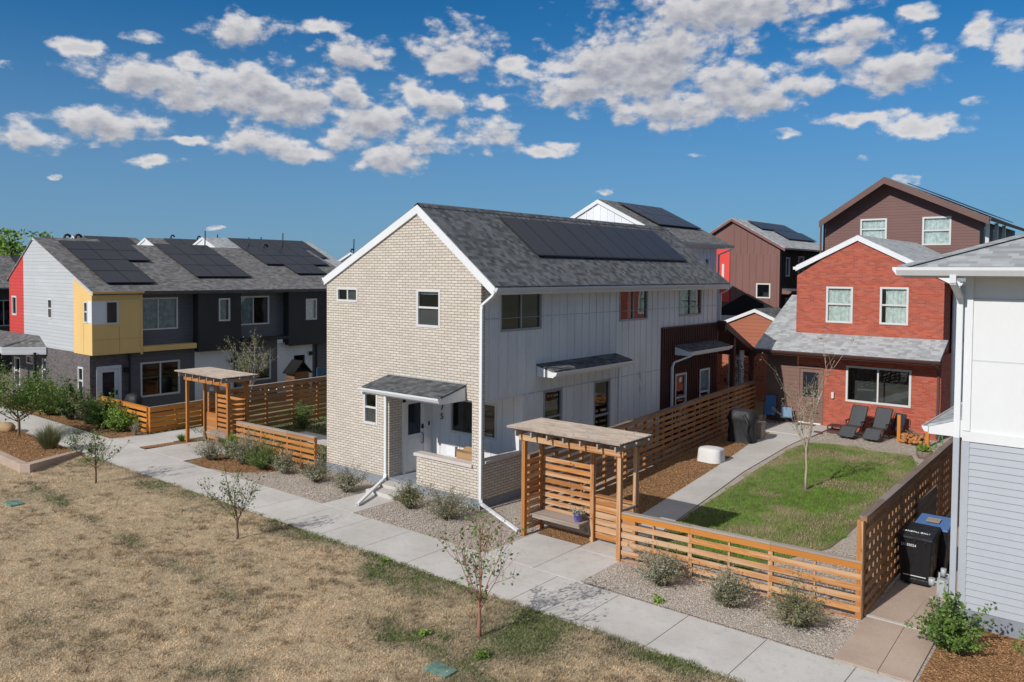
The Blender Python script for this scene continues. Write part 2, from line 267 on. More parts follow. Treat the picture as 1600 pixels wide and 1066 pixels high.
# ------------------------------------------------------------------ mesh helper
def rootloc(p):
    while p is not None and p.parent is not None: p = p.parent
    return Vector((0, 0, 0)) if p is None else p.location.copy()
class MB:
    def __init__(s, wood=False): s.v = []; s.f = []; s.uv = []; s.mi = []; s.sm = []; s.g = wood
    def face(s, pts, ref=None, mi=0, uv=None, smooth=False):
        pts = [Vector(p) for p in pts]
        n = Vector((0, 0, 0))
        for i in range(len(pts)):
            a, b = pts[i], pts[(i+1) % len(pts)]; n += Vector(((a.y-b.y)*(a.z+b.z), (a.z-b.z)*(a.x+b.x), (a.x-b.x)*(a.y+b.y)))
        if n.length < 1e-12: return
        n.normalize()
        if ref is not None and n.dot(Vector(ref)) < 0:
            pts.reverse(); n = -n
            if uv: uv = uv[::-1]
        if uv is None:
            t = Vector((1, 0, 0)) if abs(n.z) > .999 else Vector((0, 0, 1)).cross(n).normalized(); b = n.cross(t)
            uv = [(p.dot(t), p.dot(b)) for p in pts]
        k = len(s.v); s.v += [tuple(p) for p in pts]; s.f.append(list(range(k, k+len(pts)))); s.uv.append(uv); s.mi.append(mi); s.sm.append(smooth)
    def hexa(s, c, mi=0, shared=True):
        """c: 8 corners, bottom loop then top loop"""
        c = [Vector(p) for p in c]; ctr = sum(c, Vector())/8
        q = [(0, 1, 2, 3), (4, 5, 6, 7), (0, 1, 5, 4), (1, 2, 6, 5), (2, 3, 7, 6), (3, 0, 4, 7)]
        k = len(s.v); s.v += [tuple(p) for p in c]
        L = [(c[1]-c[0]).length, (c[3]-c[0]).length, (c[4]-c[0]).length]; ax = L.index(max(L)); dr = [(c[1]-c[0]), (c[3]-c[0]), (c[4]-c[0])][ax].normalized() if max(L) > 0 else Vector((1, 0, 0))
        for f in q:
            p = [c[i] for i in f]; n = (p[1]-p[0]).cross(p[2]-p[0]); 
            if n.length < 1e-12: n = (p[2]-p[1]).cross(p[3]-p[1])
            if n.length < 1e-12: continue
            n.normalize(); fc = sum(p, Vector())/4; idx = list(f)
            if n.dot(fc-ctr) < 0: idx.reverse(); p.reverse(); n = -n
            if s.g:
                if abs(n.dot(dr)) > .9: uv = [(x.dot(Vector((.1, .1, .1))), x.x+x.y) for x in p]
                else: o = n.cross(dr); uv = [(x.dot(dr), x.dot(o)) for x in p]
            else:
                t = Vector((1, 0, 0)) if abs(n.z) > .999 else Vector((0, 0, 1)).cross(n).normalized(); b = n.cross(t); uv = [(x.dot(t), x.dot(b)) for x in p]
            s.f.append([k+i for i in idx]); s.uv.append(uv); s.mi.append(mi); s.sm.append(False)
    def box(s, x0, x1, y0, y1, z0, z1, mi=0):
        s.hexa([(x0, y0, z0), (x1, y0, z0), (x1, y1, z0), (x0, y1, z0), (x0, y0, z1), (x1, y0, z1), (x1, y1, z1), (x0, y1, z1)], mi)
    def bar(s, a, b, w, h, mi=0, up=(0, 0, 1)):
        a = Vector(a); b = Vector(b); d = (b-a).normalized(); u = Vector(up)
        if abs(d.dot(u)) > .98: u = Vector((0, 1, 0))
        t = d.cross(u).normalized(); u = t.cross(d); t = t*w/2; u = u*h/2
        s.hexa([a-t-u, b-t-u, b+t-u, a+t-u, a-t+u, b-t+u, b+t+u, a+t+u], mi)
    def slab(s, p, th, mi=0, mis=None):
        """p: 4 top corners, thickness straight down"""
        p = [Vector(q) for q in p]; d = Vector((0, 0, th)); c = [q-d for q in p]+p
        s.hexa(c, mi)
    def tube(s, pts, r, k=8, mi=0, caps=True):
        pts = [Vector(p) for p in pts]; rs = r if isinstance(r, (list, tuple)) else [r]*len(pts); rings = []; prev = None
        base = len(s.v)
        for i, p in enumerate(pts):
            d = (pts[min(i+1, len(pts)-1)]-pts[max(i-1, 0)]).normalized()
            if prev is None: a = d.cross(Vector((0, 0, 1)) if abs(d.z) < .9 else Vector((1, 0, 0))).normalized()
            else: a = (prev-d*prev.dot(d)).normalized()
            prev = a; b = d.cross(a)
            for j in range(k):
                t = 2*math.pi*j/k; s.v.append(tuple(p+(a*math.cos(t)+b*math.sin(t))*rs[i]))
        L = 0
        for i in range(len(pts)-1):
            L2 = L+(pts[i+1]-pts[i]).length
            for j in range(k):
                j2 = (j+1) % k; s.f.append([base+i*k+j, base+i*k+j2, base+(i+1)*k+j2, base+(i+1)*k+j])
                s.uv.append([(L, j/k), (L, (j+1)/k), (L2, (j+1)/k), (L2, j/k)]); s.mi.append(mi); s.sm.append(True)
            L = L2
        if caps:
            for q, i in ((0, 0), (1, len(pts)-1)):
                f = [base+i*k+j for j in range(k)]
                if q == 0: f.reverse()
                s.f.append(f); s.uv.append([(0, 0)]*k); s.mi.append(mi); s.sm.append(False)
    def lathe(s, c, prof, k=20, mi=0, sx=1., sy=1., wob=0., seed=0, sq=0):
        rnd = random.Random(seed); ph = [rnd.uniform(0, 6.28) for _ in range(4)]; base = len(s.v); c = Vector(c)
        for (r, z) in prof:
            for j in range(k):
                t = 2*math.pi*j/k; rr = r*(1+wob*(math.sin(3*t+ph[0])+.6*math.sin(7*t+ph[1]))*(1 if z < prof[-1][1] else .3))
                if sq: rr /= (abs(math.cos(t))**sq+abs(math.sin(t))**sq)**(1/sq)
                s.v.append((c.x+rr*sx*math.cos(t), c.y+rr*sy*math.sin(t), c.z+z))
        for i in range(len(prof)-1):
            for j in range(k):
                j2 = (j+1) % k; s.f.append([base+i*k+j, base+i*k+j2, base+(i+1)*k+j2, base+(i+1)*k+j]); s.uv.append([(j/k, prof[i][1]), ((j+1)/k, prof[i][1]), ((j+1)/k, prof[i+1][1]), (j/k, prof[i+1][1])]); s.mi.append(mi); s.sm.append(True)
        f = [base+(len(prof)-1)*k+j for j in range(k)]; s.f.append(f); s.uv.append([(0, 0)]*k); s.mi.append(mi); s.sm.append(True)
    def build(s, name, m, parent=None, bevel=0.):
        me = bpy.data.meshes.new(name); ms = m if isinstance(m, (list, tuple)) else [m]
        o = bpy.data.objects.new(name, me); sc.collection.objects.link(o); o.parent = parent
        L = rootloc(parent) if parent is not None else Vector((0, 0, 0))
        me.from_pydata([(a-L.x, b-L.y, c-L.z) for a, b, c in s.v], [], s.f)
        me.polygons.foreach_set('material_index', s.mi); me.polygons.foreach_set('use_smooth', s.sm)
        ul = me.uv_layers.new(name='UVMap'); flat = [x for f in s.uv for p in f for x in p]; ul.data.foreach_set('uv', flat)
        for q in ms: me.materials.append(q)
        if bevel:
            bv = o.modifiers.new('bevel', 'BEVEL'); bv.width = bevel; bv.segments = 2; bv.limit_method = 'ANGLE'
        return o
def tag(o, label=None, cat=None, group=None, kind=None):
    if label: o['label'] = label
    if cat: o['category'] = cat
    if group: o['group'] = group
    if kind: o['kind'] = kind
    return o
def thing(name, label, cat, loc, group=None, rz=0.):
    o = bpy.data.objects.new(name, None); sc.collection.objects.link(o); o.location = loc; o.rotation_euler = (0, 0, rz); o.empty_display_size = .2
    return tag(o, label, cat, group)
def copy_tree(o, parent=None):
    c = o.copy(); sc.collection.objects.link(c); c.parent = parent
    for ch in list(o.children): copy_tree(ch, c)
    return c
def arrmesh(name, V, F, m, parent=None, nv=3):
    """fast mesh from numpy arrays"""
    me = bpy.data.meshes.new(name); L = rootloc(parent) if parent is not None else Vector((0, 0, 0)); V = V-np.array(L)
    me.vertices.add(len(V)); me.vertices.foreach_set('co', V.astype(np.float32).ravel()); me.loops.add(len(F)*nv); me.loops.foreach_set('vertex_index', F.astype(np.int32).ravel())
    me.polygons.add(len(F)); me.polygons.foreach_set('loop_start', np.arange(0, len(F)*nv, nv, dtype=np.int32)); me.update(calc_edges=True); me.validate()
    o = bpy.data.objects.new(name, me); sc.collection.objects.link(o); o.parent = parent; me.materials.append(m); return o
class Fr:
    """wall frame: u along the wall, d outwards, z up. kind 'S' faces -Y, 'E' faces +X"""
    def __init__(s, kind, at): s.k = kind; s.at = at
    def P(s, u, d, z): return Vector((u, s.at-d, z)) if s.k == 'S' else (Vector((s.at+d, u, z)) if s.k == 'E' else Vector((u, s.at+d, z)))
    @property
    def n(s): return Vector((0, -1, 0)) if s.k == 'S' else (Vector((1, 0, 0)) if s.k == 'E' else Vector((0, 1, 0)))
    def box(s, mb, u0, u1, d0, d1, z0, z1, mi=0):
        P = s.P; mb.hexa([P(u0, d0, z0), P(u1, d0, z0), P(u1, d1, z0), P(u0, d1, z0), P(u0, d0, z1), P(u1, d0, z1), P(u1, d1, z1), P(u0, d1, z1)], mi)
    def quad(s, mb, u0, u1, z0, z1, d=0., mi=0): mb.face([s.P(u0, d, z0), s.P(u1, d, z0), s.P(u1, d, z1), s.P(u0, d, z1)], s.n, mi)
def wall(mb, F, u0, u1, z0, z1, ops=(), mi=0, room=1, dep=.09, rdep=.7):
    us = sorted({u0, u1, *[o[0] for o in ops], *[o[1] for o in ops]}); zs = sorted({z0, z1, *[o[2] for o in ops], *[o[3] for o in ops]})
    us = [u for u in us if u0 <= u <= u1]; zs = [z for z in zs if z0 <= z <= z1]
    for a, b in zip(us, us[1:]):
        for c, d in zip(zs, zs[1:]):
            cu, cz = (a+b)/2, (c+d)/2
            if any(o[0] < cu < o[1] and o[2] < cz < o[3] for o in ops): continue
            F.quad(mb, a, b, c, d, 0, mi)
    for o in ops:
        a, b, c, d = o[:4]; P = F.P; nn = F.n; tu = (P(1, 0, 0)-P(0, 0, 0))
        if len(o) > 4 and o[4] == 'void': continue
        for (p, q, ref) in (((a, c), (b, c), (0, 0, 1)), ((a, d), (b, d), (0, 0, -1)), ((a, c), (a, d), tu), ((b, c), (b, d), -tu)):
            mb.face([P(p[0], 0, p[1]), P(q[0], 0, q[1]), P(q[0], -dep, q[1]), P(p[0], -dep, p[1])], ref, mi)
            mb.face([P(p[0], -dep, p[1]), P(q[0], -dep, q[1]), P(q[0], -rdep, q[1]), P(p[0], -rdep, p[1])], ref, room)
        mb.face([P(a, -rdep, c), P(b, -rdep, c), P(b, -rdep, d), P(a, -rdep, d)], nn, room)
def window(parent, F, u0, u1, z0, z1, style='hung', fm=None, fw=.05, curtain=None, rec=.05, label=None, screen=True, blind=0.):
    fm = fm or M_frame; mb = MB()
    o = .012
    F.box(mb, u0-.02, u0+fw, -rec-.02, o, z0-.02, z1+.02); F.box(mb, u1-fw, u1+.02, -rec-.02, o, z0-.02, z1+.02)
    F.box(mb, u0+fw, u1-fw, -rec-.02, o-.002, z1-fw, z1+.02); F.box(mb, u0+fw, u1-fw, -rec-.02, o+.01, z0-.02, z0+fw)
    um = (u0+u1)/2; zm = z0+(z1-z0)*.52
    if style == 'slider': F.box(mb, um-fw*.5, um+fw*.5, -rec-.015, -.005, z0+fw, z1-fw)
    if style == 'hung': F.box(mb, u0+fw, u1-fw, -rec-.015, -.004, zm-fw*.55, zm+fw*.55)
    fr = mb.build('window', fm, parent)
    if label: fr['label'] = label
    mb = MB(); F.quad(mb, u0+fw*.5, u1-fw*.5, z0+fw*.5, z1-fw*.5, -rec); mb.build('pane', M_glass, fr)
    if screen:
        mb = MB()
        if style == 'hung': F.quad(mb, u0+fw*.5, u1-fw*.5, z0+fw*.5, zm, -rec-.012)
        if style == 'slider': F.quad(mb, um, u1-fw*.5, z0+fw*.5, z1-fw*.5, -rec-.012)
        if mb.f: mb.build('insect_screen', M_screen, fr)
    if curtain:
        mb = MB()
        for (a, b) in curtain:
            ua = u0+(u1-u0)*a; ub = u0+(u1-u0)*b; n = max(8, int((ub-ua)/.03)); pr = None
            for i in range(n+1):
                u = ua+(ub-ua)*i/n; d = -rec-.06-.018*math.sin(i*1.3+math.sin(i*.7))
                if pr: mb.face([F.P(pr[0], pr[1], z0+.02), F.P(u, d, z0+.02), F.P(u, d, z1-.02), F.P(pr[0], pr[1], z1-.02)], F.n, smooth=True)
                pr = (u, d)
        mb.build('curtain', M_curt, fr)
    if blind:
        mb = MB(); F.quad(mb, u0, u1, z1-(z1-z0)*blind, z1, -rec-.04); mb.build('blind', M_curt, fr)
    return fr
def battens(mb, F, u0, u1, z0, z1, sp=.4, wd=.045, th=.02, ops=(), mi=0):
    u = u0+sp*.5
    while u < u1-.03:
        zz = [(z0, z1)]
        for o in ops:
            if o[0]-wd < u < o[1]+wd:
                nz = []
                for (a, b) in zz:
                    if o[2] >= b or o[3] <= a: nz.append((a, b)); continue
                    if o[2]-.03 > a: nz.append((a, o[2]-.03))
                    if o[3]+.03 < b: nz.append((o[3]+.03, b))
                zz = nz
        for a, b in zz: F.box(mb, u-wd/2, u+wd/2, .001, th, a, b, mi)
        u += sp
def panels(parent, f, rows):
    """rows: list of ((y0,x0),(y1,x1)) rectangles on a roof; f(x,y) gives roof height"""
    for (x0, x1, y0, y1) in rows:
        mb = MB(); g = .012; e = .10
        p = [(x0, y0+g, f(x0)+e), (x0, y1-g, f(x0)+e), (x1, y1-g, f(x1)+e), (x1, y0+g, f(x1)+e)]
        mb.slab(p, .04, 0); fr = mb.build('solar_panel', M_sframe, parent)
        mb = MB(); i = .02; dx = (x1-x0); xa = x0+i*(1 if dx > 0 else -1); xb = x1-i*(1 if dx > 0 else -1)
        mb.face([(xa, y0+g+i, f(xa)+e+.003), (xa, y1-g-i, f(xa)+e+.003), (xb, y1-g-i, f(xb)+e+.003), (xb, y0+g+i, f(xb)+e+.003)], (0, 0, 1)); mb.build('cells', M_solar, fr)
def gutter(parent, a, b, m, s=.12, out=(1, 0, 0), name='gutter'):
    a = Vector(a); b = Vector(b); o = Vector(out); mb = MB(); pr = [(0, 0), (0, -s), (s*.55, -s), (s, -s*.35), (s*1.05, 0), (s*.93, 0), (s*.88, -s*.3), (s*.5, -s*.9), (s*.08, -s*.9), (s*.08, 0)]
    n = len(pr)
    for i in range(n):
        p, q = pr[i], pr[(i+1) % n]; f = lambda base, k: base+o*k[0]+Vector((0, 0, k[1])); mb.face([f(a, p), f(b, p), f(b, q), f(a, q)])
    for e in (a, b): mb.face([e+o*p[0]+Vector((0, 0, p[1])) for p in pr[:5]])
    return mb.build(name, m, parent)

# ------------------------------------------------------------------ ground, paths
def sheet(name, poly, z, m, th=0.0, kind='structure'):
    mb = MB(); mb.face([(x, y, z) for x, y in poly], (0, 0, 1))
    if th:
        for (a, b) in zip(poly, poly[1:]+poly[:1]): mb.face([(a[0], a[1], z), (b[0], b[1], z), (b[0], b[1], z-th), (a[0], a[1], z-th)])
    o = mb.build(name, m); o['kind'] = kind; return o
sheet('ground', [(-900, -300), (700, -300), (700, 1500), (-900, 1500)], -.03, M_far)
sheet('lawn_soil', [(-60, -16), (16, -16), (16, -4.0), (-60, -4.0)], -.008, M_dry)
sheet('gravel_bed', [(-9.6, -2.45), (13, -2.45), (13, 20), (.0, 20), (0, 0), (-9.6, -.0)], -.008, M_grav)
GB = sheet('raised_gravel', [(4.9, -2.36), (10.2, -2.36), (10.2, -.2), (4.9, -.2)], .012, M_grav)
sheet('mulch_bed', [(-30, -2.3), (-14.2, -2.3), (-14.2, -1.2), (-30, -1.2)], .0, M_mulch)
sheet('planting_bed', [(-11.1, -2.2), (-10.2, -2.38), (-8.6, -2.2), (-7.8, -1.6), (-7.4, -.3), (-11.0, -.3)], .0, M_mulch)
sheet('path_edge_bed', [(-14.3, -2.38), (-13.9, -2.38), (-13.6, -.35), (-14.1, -.35)], .01, M_mulch)
sheet('bench_bed', [(2.35, -.52), (3.66, -.52), (3.66, .4), (2.2, .4)], .006, M_mulch)
sheet('yard_mulch', [(1.7, .3), (3.75, .5), (3.6, 3), (2.2, 14.2), (1.9, 15.6), (-.2, 19), (.3, 17), (1.2, 6)], .001, M_mulch)
sheet('side_yard_soil', [(-16.4, -.9), (-6.8, -.3), (-6.8, 14), (-20, 14), (-20, -.9)], -.004, M_green)
sheet('mulch_corner', [(11.25, -2.4), (16, -2.4), (16, .5), (11.45, .5), (11.2, .3)], .006, M_mulch)
lawn_poly = [(4.5, 2.6), (4.28, 5.5), (4.0, 8.3), (3.75, 11), (3.6, 13.6), (3.8, 14.7), (4.6, 15.0), (6.2, 14.8), (7.3, 14.9), (7.9, 13.), (7.85, 10), (8.1, 7), (8.2, 4.6), (8.2, 3.1), (7.6, 1.6), (7.2, .3), (4.9, .3)]
sheet('green_lawn_soil', lawn_poly, .004, M_green)

def slabs(name, quads, z, m, gap=.012, th=.06):
    mb = MB()
    for (x0, x1, y0, y1) in quads: mb.box(x0+gap/2, x1-gap/2, y0+gap/2, y1-gap/2, z-th, z)
    o = mb.build(name, m, bevel=.005); o['kind'] = 'structure'; return o
xs = [7.37+1.5*i for i in range(-30, 6)]
slabs('sidewalk', [(x, x+1.5, -4.08, -2.4) for x in xs], .006, M_conc)
slabs('entry_pad', [(2.3, 3.68, -2.4, -.52), (3.68, 5.0, -2.4, -.75), (3.72, 4.8, -.75, 1.0)], .006, M_conc)
slabs('front_walk', [(-3.65, -2.35, -2.4, -.92)], .006, M_conc)
slabs('neighbour_pad', [(-16.5, -14.2, -2.4, -1.1), (-13.75, -12.3, -2.4, -.35), (-12.3, -11.15, -2.4, -.35), (-16.2, -14.3, -1.1, 1.2), (-12.2, -7., 2.2, 3.3)], .006, M_conc)
mb = MB()
pl = [(3.62, 1.0), (3.5, 2.8), (3.3, 4.4), (2.77, 8.7), (2.16, 12.8), (1.9, 15.6)]; pr_ = [(4.72, 1.0), (4.43, 3.0), (4.21, 4.8), (3.72, 8.6), (3.38, 13.4), (3.35, 15.6)]
for i in range(len(pl)-1):
    q = [pl[i], pr_[i], pr_[i+1], pl[i+1]]; mb.hexa([(x, y, -.03) for x, y in q]+[(x, y, .024) for x, y in q])
mb.build('garden_path', M_conc)['kind'] = 'structure'
slabs('patio', [(1.5, 3.5, 15.62, 18.28)], .05, M_conc, th=.09)
mb = MB(); q1 = [(10.0, -2.36), (10.68, -2.36), (10.60, -.3), (9.95, -.3)]; q2 = [(10.69, -2.36), (11.2, -2.36), (11.15, -.3), (10.61, -.3)]; q3 = [(9.95, -.2), (10.6, -.2), (10.62, 1.5), (9.95, 1.5)]; q4 = [(10.61, -.2), (11.15, -.2), (11.15, .2), (10.62, 1.5)]; q5 = [(9.95, 1.51), (11.2, 1.51), (11.2, 8), (9.95, 8)]
for q in (q1, q2, q3, q4, q5): mb.hexa([(x, y, -.03) for x, y in q]+[(x, y, .022) for x, y in q])
mb.build('paver_walk', M_tanc)['kind'] = 'structure'
mb = MB(); mb.box(9.9, 11.3, -.29, -.21, -.02, .035); mb.build('drain_strip', M_conc)['kind'] = 'structure'

# raised bed with low retaining wall
rb = thing('raised_planting_bed', 'low tan curb wall around a mulch bed left of the dry lawn', 'planting bed', (-16, -5, 0))
mb = MB()
mb.hexa([(-13.5, -6.5, -.1), (-13.25, -6.3, -.1), (-14.75, -4.12, -.1), (-15.0, -4.25, -.1), (-13.5, -6.5, .26), (-13.25, -6.3, .26), (-14.75, -4.12, .12), (-15.0, -4.25, .12)])
mb.hexa([(-40, -5.9, -.1), (-13.5, -6.5, -.1), (-13.6, -6.25, -.1), (-40, -5.65, -.1), (-40, -5.9, .26), (-13.5, -6.5, .26), (-13.6, -6.25, .26), (-40, -5.65, .26)])
mb.build('curb_wall', M_tanc, rb, bevel=.015)
mb = MB(); mb.face([(-40, -5.75, .15), (-13.55, -6.35, .15), (-14.85, -4.2, .06), (-40, -4.1, .06)], (0, 0, 1)); mb.build('mulch_fill', M_mulch, rb)

# ------------------------------------------------------------------ cream brick house
H = thing('cream_brick_house', 'two storey house with cream brick gable front, pale board and batten side and solar panels', 'house', (0, 0, 0))
S0 = Fr('S', 0.); E0 = Fr('E', 0.)
w1 = (-6.06, -5.08, 5.46, 5.87); w2 = (-2.45, -1.54, 4.84, 5.88); w3 = (-4.76, -4.16, 1.77, 2.72); porch = (-3.62, -.30, 1.14, 2.92, 'void'); porch2 = (-3.62, -2.45, .27, 1.14, 'void')
mb = MB(); wall(mb, S0, -6.58, 0., .27, 6.06, [w1, w2, w3, porch, porch2])
mb.face([(-6.58, 0, 6.06), (0, 0, 6.06), (0, 0, 6.33), (-2.4, 0, 8.23), (-6.58, 0, 6.14)], (0, -1, 0))
mb.face([(0, 0, .27), (0, .17, .27), (0, .17, 6.2), (0, 0, 6.2)], (1, 0, 0))
mb.face([(-.30, 0, 1.14), (-.30, .17, 1.14), (-.30, .17, 2.92), (-.30, 0, 2.92)], (-1, 0, 0)); mb.face([(-.3, .17, 1.14), (0, .17, 1.14), (0, .17, 2.92), (-.3, .17, 2.92)], (0, 1, 0))
mb.face([(-3.62, 0, .27), (-3.62, .5, .27), (-3.62, .5, 2.92), (-3.62, 0, 2.92)], (1, 0, 0))
mb.face([(-6.58, 0, .27), (-6.58, 14.4, .27), (-6.58, 14.4, 6.1), (-6.58, 0, 6.1)], (-1, 0, 0))
mb.build('brick_front', [M_cream, M_room], H)
mb = MB(); mb.box(-6.58, -3.62, -.012, .4, -.1, .268); mb.box(-2.45, .012, -.012, .2, -.1, .268); mb.box(-3.62, -2.45, .0, 1.8, -.1, .262); mb.box(-2.45, -.01, .2, 1.8, -.1, .262); mb.box(-.1, .011, .2, 14.45, -.1, .22)
mb.build('foundation', M_found, H)
mb = MB(); mb.box(-3.60, -2.42, -.46, -.005, -.05, .19); mb.box(-3.60, -2.42, -.92, -.46, -.05, .11); mb.build('front_steps', M_conc, H, bevel=.02)
# side wall
sw = [(.82, 2.67, 4.77, 5.86), (6.99, 8.85, 4.8, 5.88), (11.21, 13.06, 4.81, 5.88), (2.82, 3.74, 1.2, 2.89), (5.51, 6.46, .55, 2.90)]
bw = [(10.94, 11.80, .75, 2.62), (12.95, 13.80, .75, 2.62)]
mb = MB(); Ew = Fr('E', -.012); wall(mb, Ew, .17, 1.8, 2.9, 6.2, sw[:1]); 
op = [(1.8, 2.67, 4.77, 5.86)]
# first window spans the porch line: rebuild the strip as one wall above the porch
mb = MB(); wall(mb, Ew, .17, 9.86, 2.9, 6.2, sw[:2]+[(a, b, c, 3.5) for a, b, c, d in []]); wall(mb, Ew, 1.8, 9.86, .22, 2.9, sw[3:]); wall(mb, Ew, 9.86, 14.47, 4.4, 6.2, sw[2:3])
allw = sw
F1 = Fr('E', -.012)
battens(mb, F1, .17, 1.8, 2.92, 6.05, ops=allw); battens(mb, F1, 1.8, 9.86, .25, 6.05, ops=allw); battens(mb, F1, 9.86, 14.47, 4.42, 6.05, ops=allw)
for z in (2.905, 5.12):
    F1.box(mb, 1.8 if z < 3 else .2, 9.86, .0005, .012, z, z+.016, 2)
F1.box(mb, 9.86, 14.4, .0005, .012, 5.12, 5.136, 2)
mb.face([(-6.58, 14.47, 0), (0, 14.47, 0), (0, 14.47, 6.2), (-2.4, 14.47, 8.2), (-6.58, 14.47, 6.1)], (0, 1, 0))
mb.build('board_and_batten_wall', [M_bb, M_room, M_gframe], H)
mb = MB(); Em = Fr('E', .03); wall(mb, Em, 9.86, 14.55, .1, 4.40, bw)
u = 9.9
while u < 14.5:
    if not any(o[0]-.03 < u < o[1]+.03 for o in bw): Em.box(mb, u-.02, u+.02, .001, .028, .1, 4.38)
    else:
        Em.box(mb, u-.02, u+.02, .001, .028, 2.68, 4.38); Em.box(mb, u-.02, u+.02, .001, .028, .1, .7)
    u += .155
mb.box(-.02, .03, 9.84, 9.86, .1, 4.42); mb.box(0, .07, 9.84, 14.55, 4.40, 4.44)
mb.face([(-.5, 14.55, 0), (.03, 14.55, 0), (.03, 14.55, 4.4), (-.5, 14.55, 4.4)], (0, 1, 0))
mb.build('brown_metal_cladding', [M_brownmetal, M_room], H)
window(H, S0, *w1, style='slider', fm=M_frame); window(H, S0, *w2, style='hung', blind=.12); window(H, S0, *w3, style='hung')
window(H, Ew, *sw[0], style='slider', fm=M_gframe, fw=.045); window(H, Ew, *sw[1], style='slider', fm=M_gframe, fw=.045, curtain=[(.38, .5)]); window(H, Ew, *sw[2], style='slider', fm=M_gframe, fw=.045, curtain=[(.02, .34)], screen=False)
window(H, Ew, *sw[3], style='hung', fm=M_gframe, screen=False); window(H, Ew, *sw[4], style='hung', fm=M_gframe, screen=False)
window(H, Em, *bw[0], style='hung', fm=M_frame, screen=False); window(H, Em, *bw[1], style='hung', fm=M_frame, screen=False, blind=.5)
# porch interior
mb = MB(); Sb = Fr('S', 1.8); pw = (-2.83, -.98, 1.48, 2.52); wall(mb, Sb, -3.62, -.0, .26, 2.9, [pw])
battens(mb, Sb, -3.5, -.05, .3, 2.88, sp=.42, ops=[(pw[0]-.05, pw[1]+.05, pw[2]-.05, pw[3]+.05)])
mb.face([(-3.62, .5, .26), (-3.62, 1.8, .26), (-3.62, 1.8, 2.9), (-3.62, .5, 2.9)], (1, 0, 0)); mb.face([(-3.62, 0, 2.9), (0, 0, 2.9), (0, 1.8, 2.9), (-3.62, 1.8, 2.9)], (0, 0, -1))
mb.build('porch_wall', [M_porchw, M_room], H); window(H, Sb, *pw, style='fixed', fm=M_frame)
dr = MB(); Ed = Fr('E', -3.62)
Ed.box(dr, .54, .62, 0, .05, .27, 2.52); Ed.box(dr, 1.38, 1.46, 0, .05, .27, 2.52); Ed.box(dr, .54, 1.46, 0, .05, 2.44, 2.52); Ed.box(dr, .62, 1.38, 0, .025, .30, 2.44); Ed.box(dr, .74, 1.26, .025, .035, .45, 1.0); Ed.box(dr, .74, 1.26, .025, .035, 1.08, 1.3)
door = dr.build('front_door', M_porchw, H); mb = MB(); Ed.quad(mb, .74, 1.26, 1.42, 2.36, .03); mb.build('door_glass', mat('dark_glass', col=(.02, .025, .035), rough=.08, spec=.6), door)
mb = MB(); Ed.box(mb, 1.30, 1.35, .03, .08, 1.55, 1.68); mb.tube([Ed.P(1.32, .03, 1.1), Ed.P(1.32, .09, 1.12), Ed.P(1.32, .09, 1.38), Ed.P(1.32, .03, 1.42)], .014); mb.build('door_handle', M_black, door)
mb = MB(); Ed.box(mb, 1.62, 1.66, 0, .03, 1.6, 1.72); mb.build('doorbell', M_black, H)
def text(parent, s, size, loc, rot, m, name):
    cu = bpy.data.curves.new(name, 'FONT'); cu.body = s; cu.size = size; cu.extrude = .006; cu.align_x = 'CENTER'
    o = bpy.data.objects.new(name, cu); sc.collection.objects.link(o); dg = bpy.context.evaluated_depsgraph_get(); me = bpy.data.meshes.new_from_object(o.evaluated_get(dg)); bpy.data.objects.remove(o)
    o = bpy.data.objects.new(name, me); sc.collection.objects.link(o); o.parent = parent; o.location = Vector(loc)-rootloc(parent); o.rotation_euler = rot; me.materials.clear(); me.materials.append(m); return o
text(H, '7', .27, (-3.17, 1.77, 2.10), (R(90), 0, 0), M_black, 'house_number'); text(H, '5', .27, (-3.17, 1.77, 1.82), (R(90), 0, 0), M_black, 'house_number')
# low porch walls
mb = MB(); mb.face([(-2.45, 0, .27), (-.0, 0, .27), (-.0, 0, 1.14), (-2.45, 0, 1.14)], (0, -1, 0))  # front face is part of the gable wall plane
mb = MB(); mb.box(-2.45, -.30, .003, .20, .27, 1.10); mb.box(-.19, -.001, .175, 1.79, .0, 1.22); lw = mb.build('low_porch_wall', M_cream, H)
mb = MB(); mb.box(-2.52, -.26, -.06, .27, 1.10, 1.19); mb.box(-.25, .05, .175, 1.79, 1.22, 1.29); mb.build('wall_cap', mat('stone_cap', lambda t: t.put(t.b.inputs['Base Color'], t.mix(t.noise(POS(t), 3, 4), (.50, .44, .39, 1), (.62, .56, .51, 1))), rough=.85), lw, bevel=.008)
# main roof
zr = lambda x: 8.334-.7875*(x+2.406) if x > -2.406 else 8.334-.497*(-2.406-x)
mb = MB(); y0, y1 = -.035, 14.52
mb.slab([(-2.406, y0, 8.334), (.52, y0, zr(.52)), (.52, y1, zr(.52)), (-2.406, y1, 8.334)], .11); mb.slab([(-6.66, y0, zr(-6.66)), (-2.406, y0, 8.334), (-2.406, y1, 8.334), (-6.66, y1, zr(-6.66))], .11)
mb.hexa([(-2.56, y0, 8.268), (-2.26, y0, 8.23), (-2.26, y1, 8.23), (-2.56, y1, 8.268), (-2.56, y0, 8.282), (-2.406, y0, 8.362), (-2.406, y1, 8.362), (-2.56, y1, 8.282)])
mb.hexa([(-2.56, y0, 8.268), (-2.26, y0, 8.21), (-2.26, y1, 8.21), (-2.56, y1, 8.268), (-2.406, y0, 8.362), (-2.255, y0, 8.235), (-2.255, y1, 8.235), (-2.406, y1, 8.362)])
roof = mb.build('roof', M_shd, H)
panels(roof, zr, [(-2.0, -.5, 3.1+1.07*i, 3.1+1.07*(i+1)) for i in range(9)])
mb = MB()
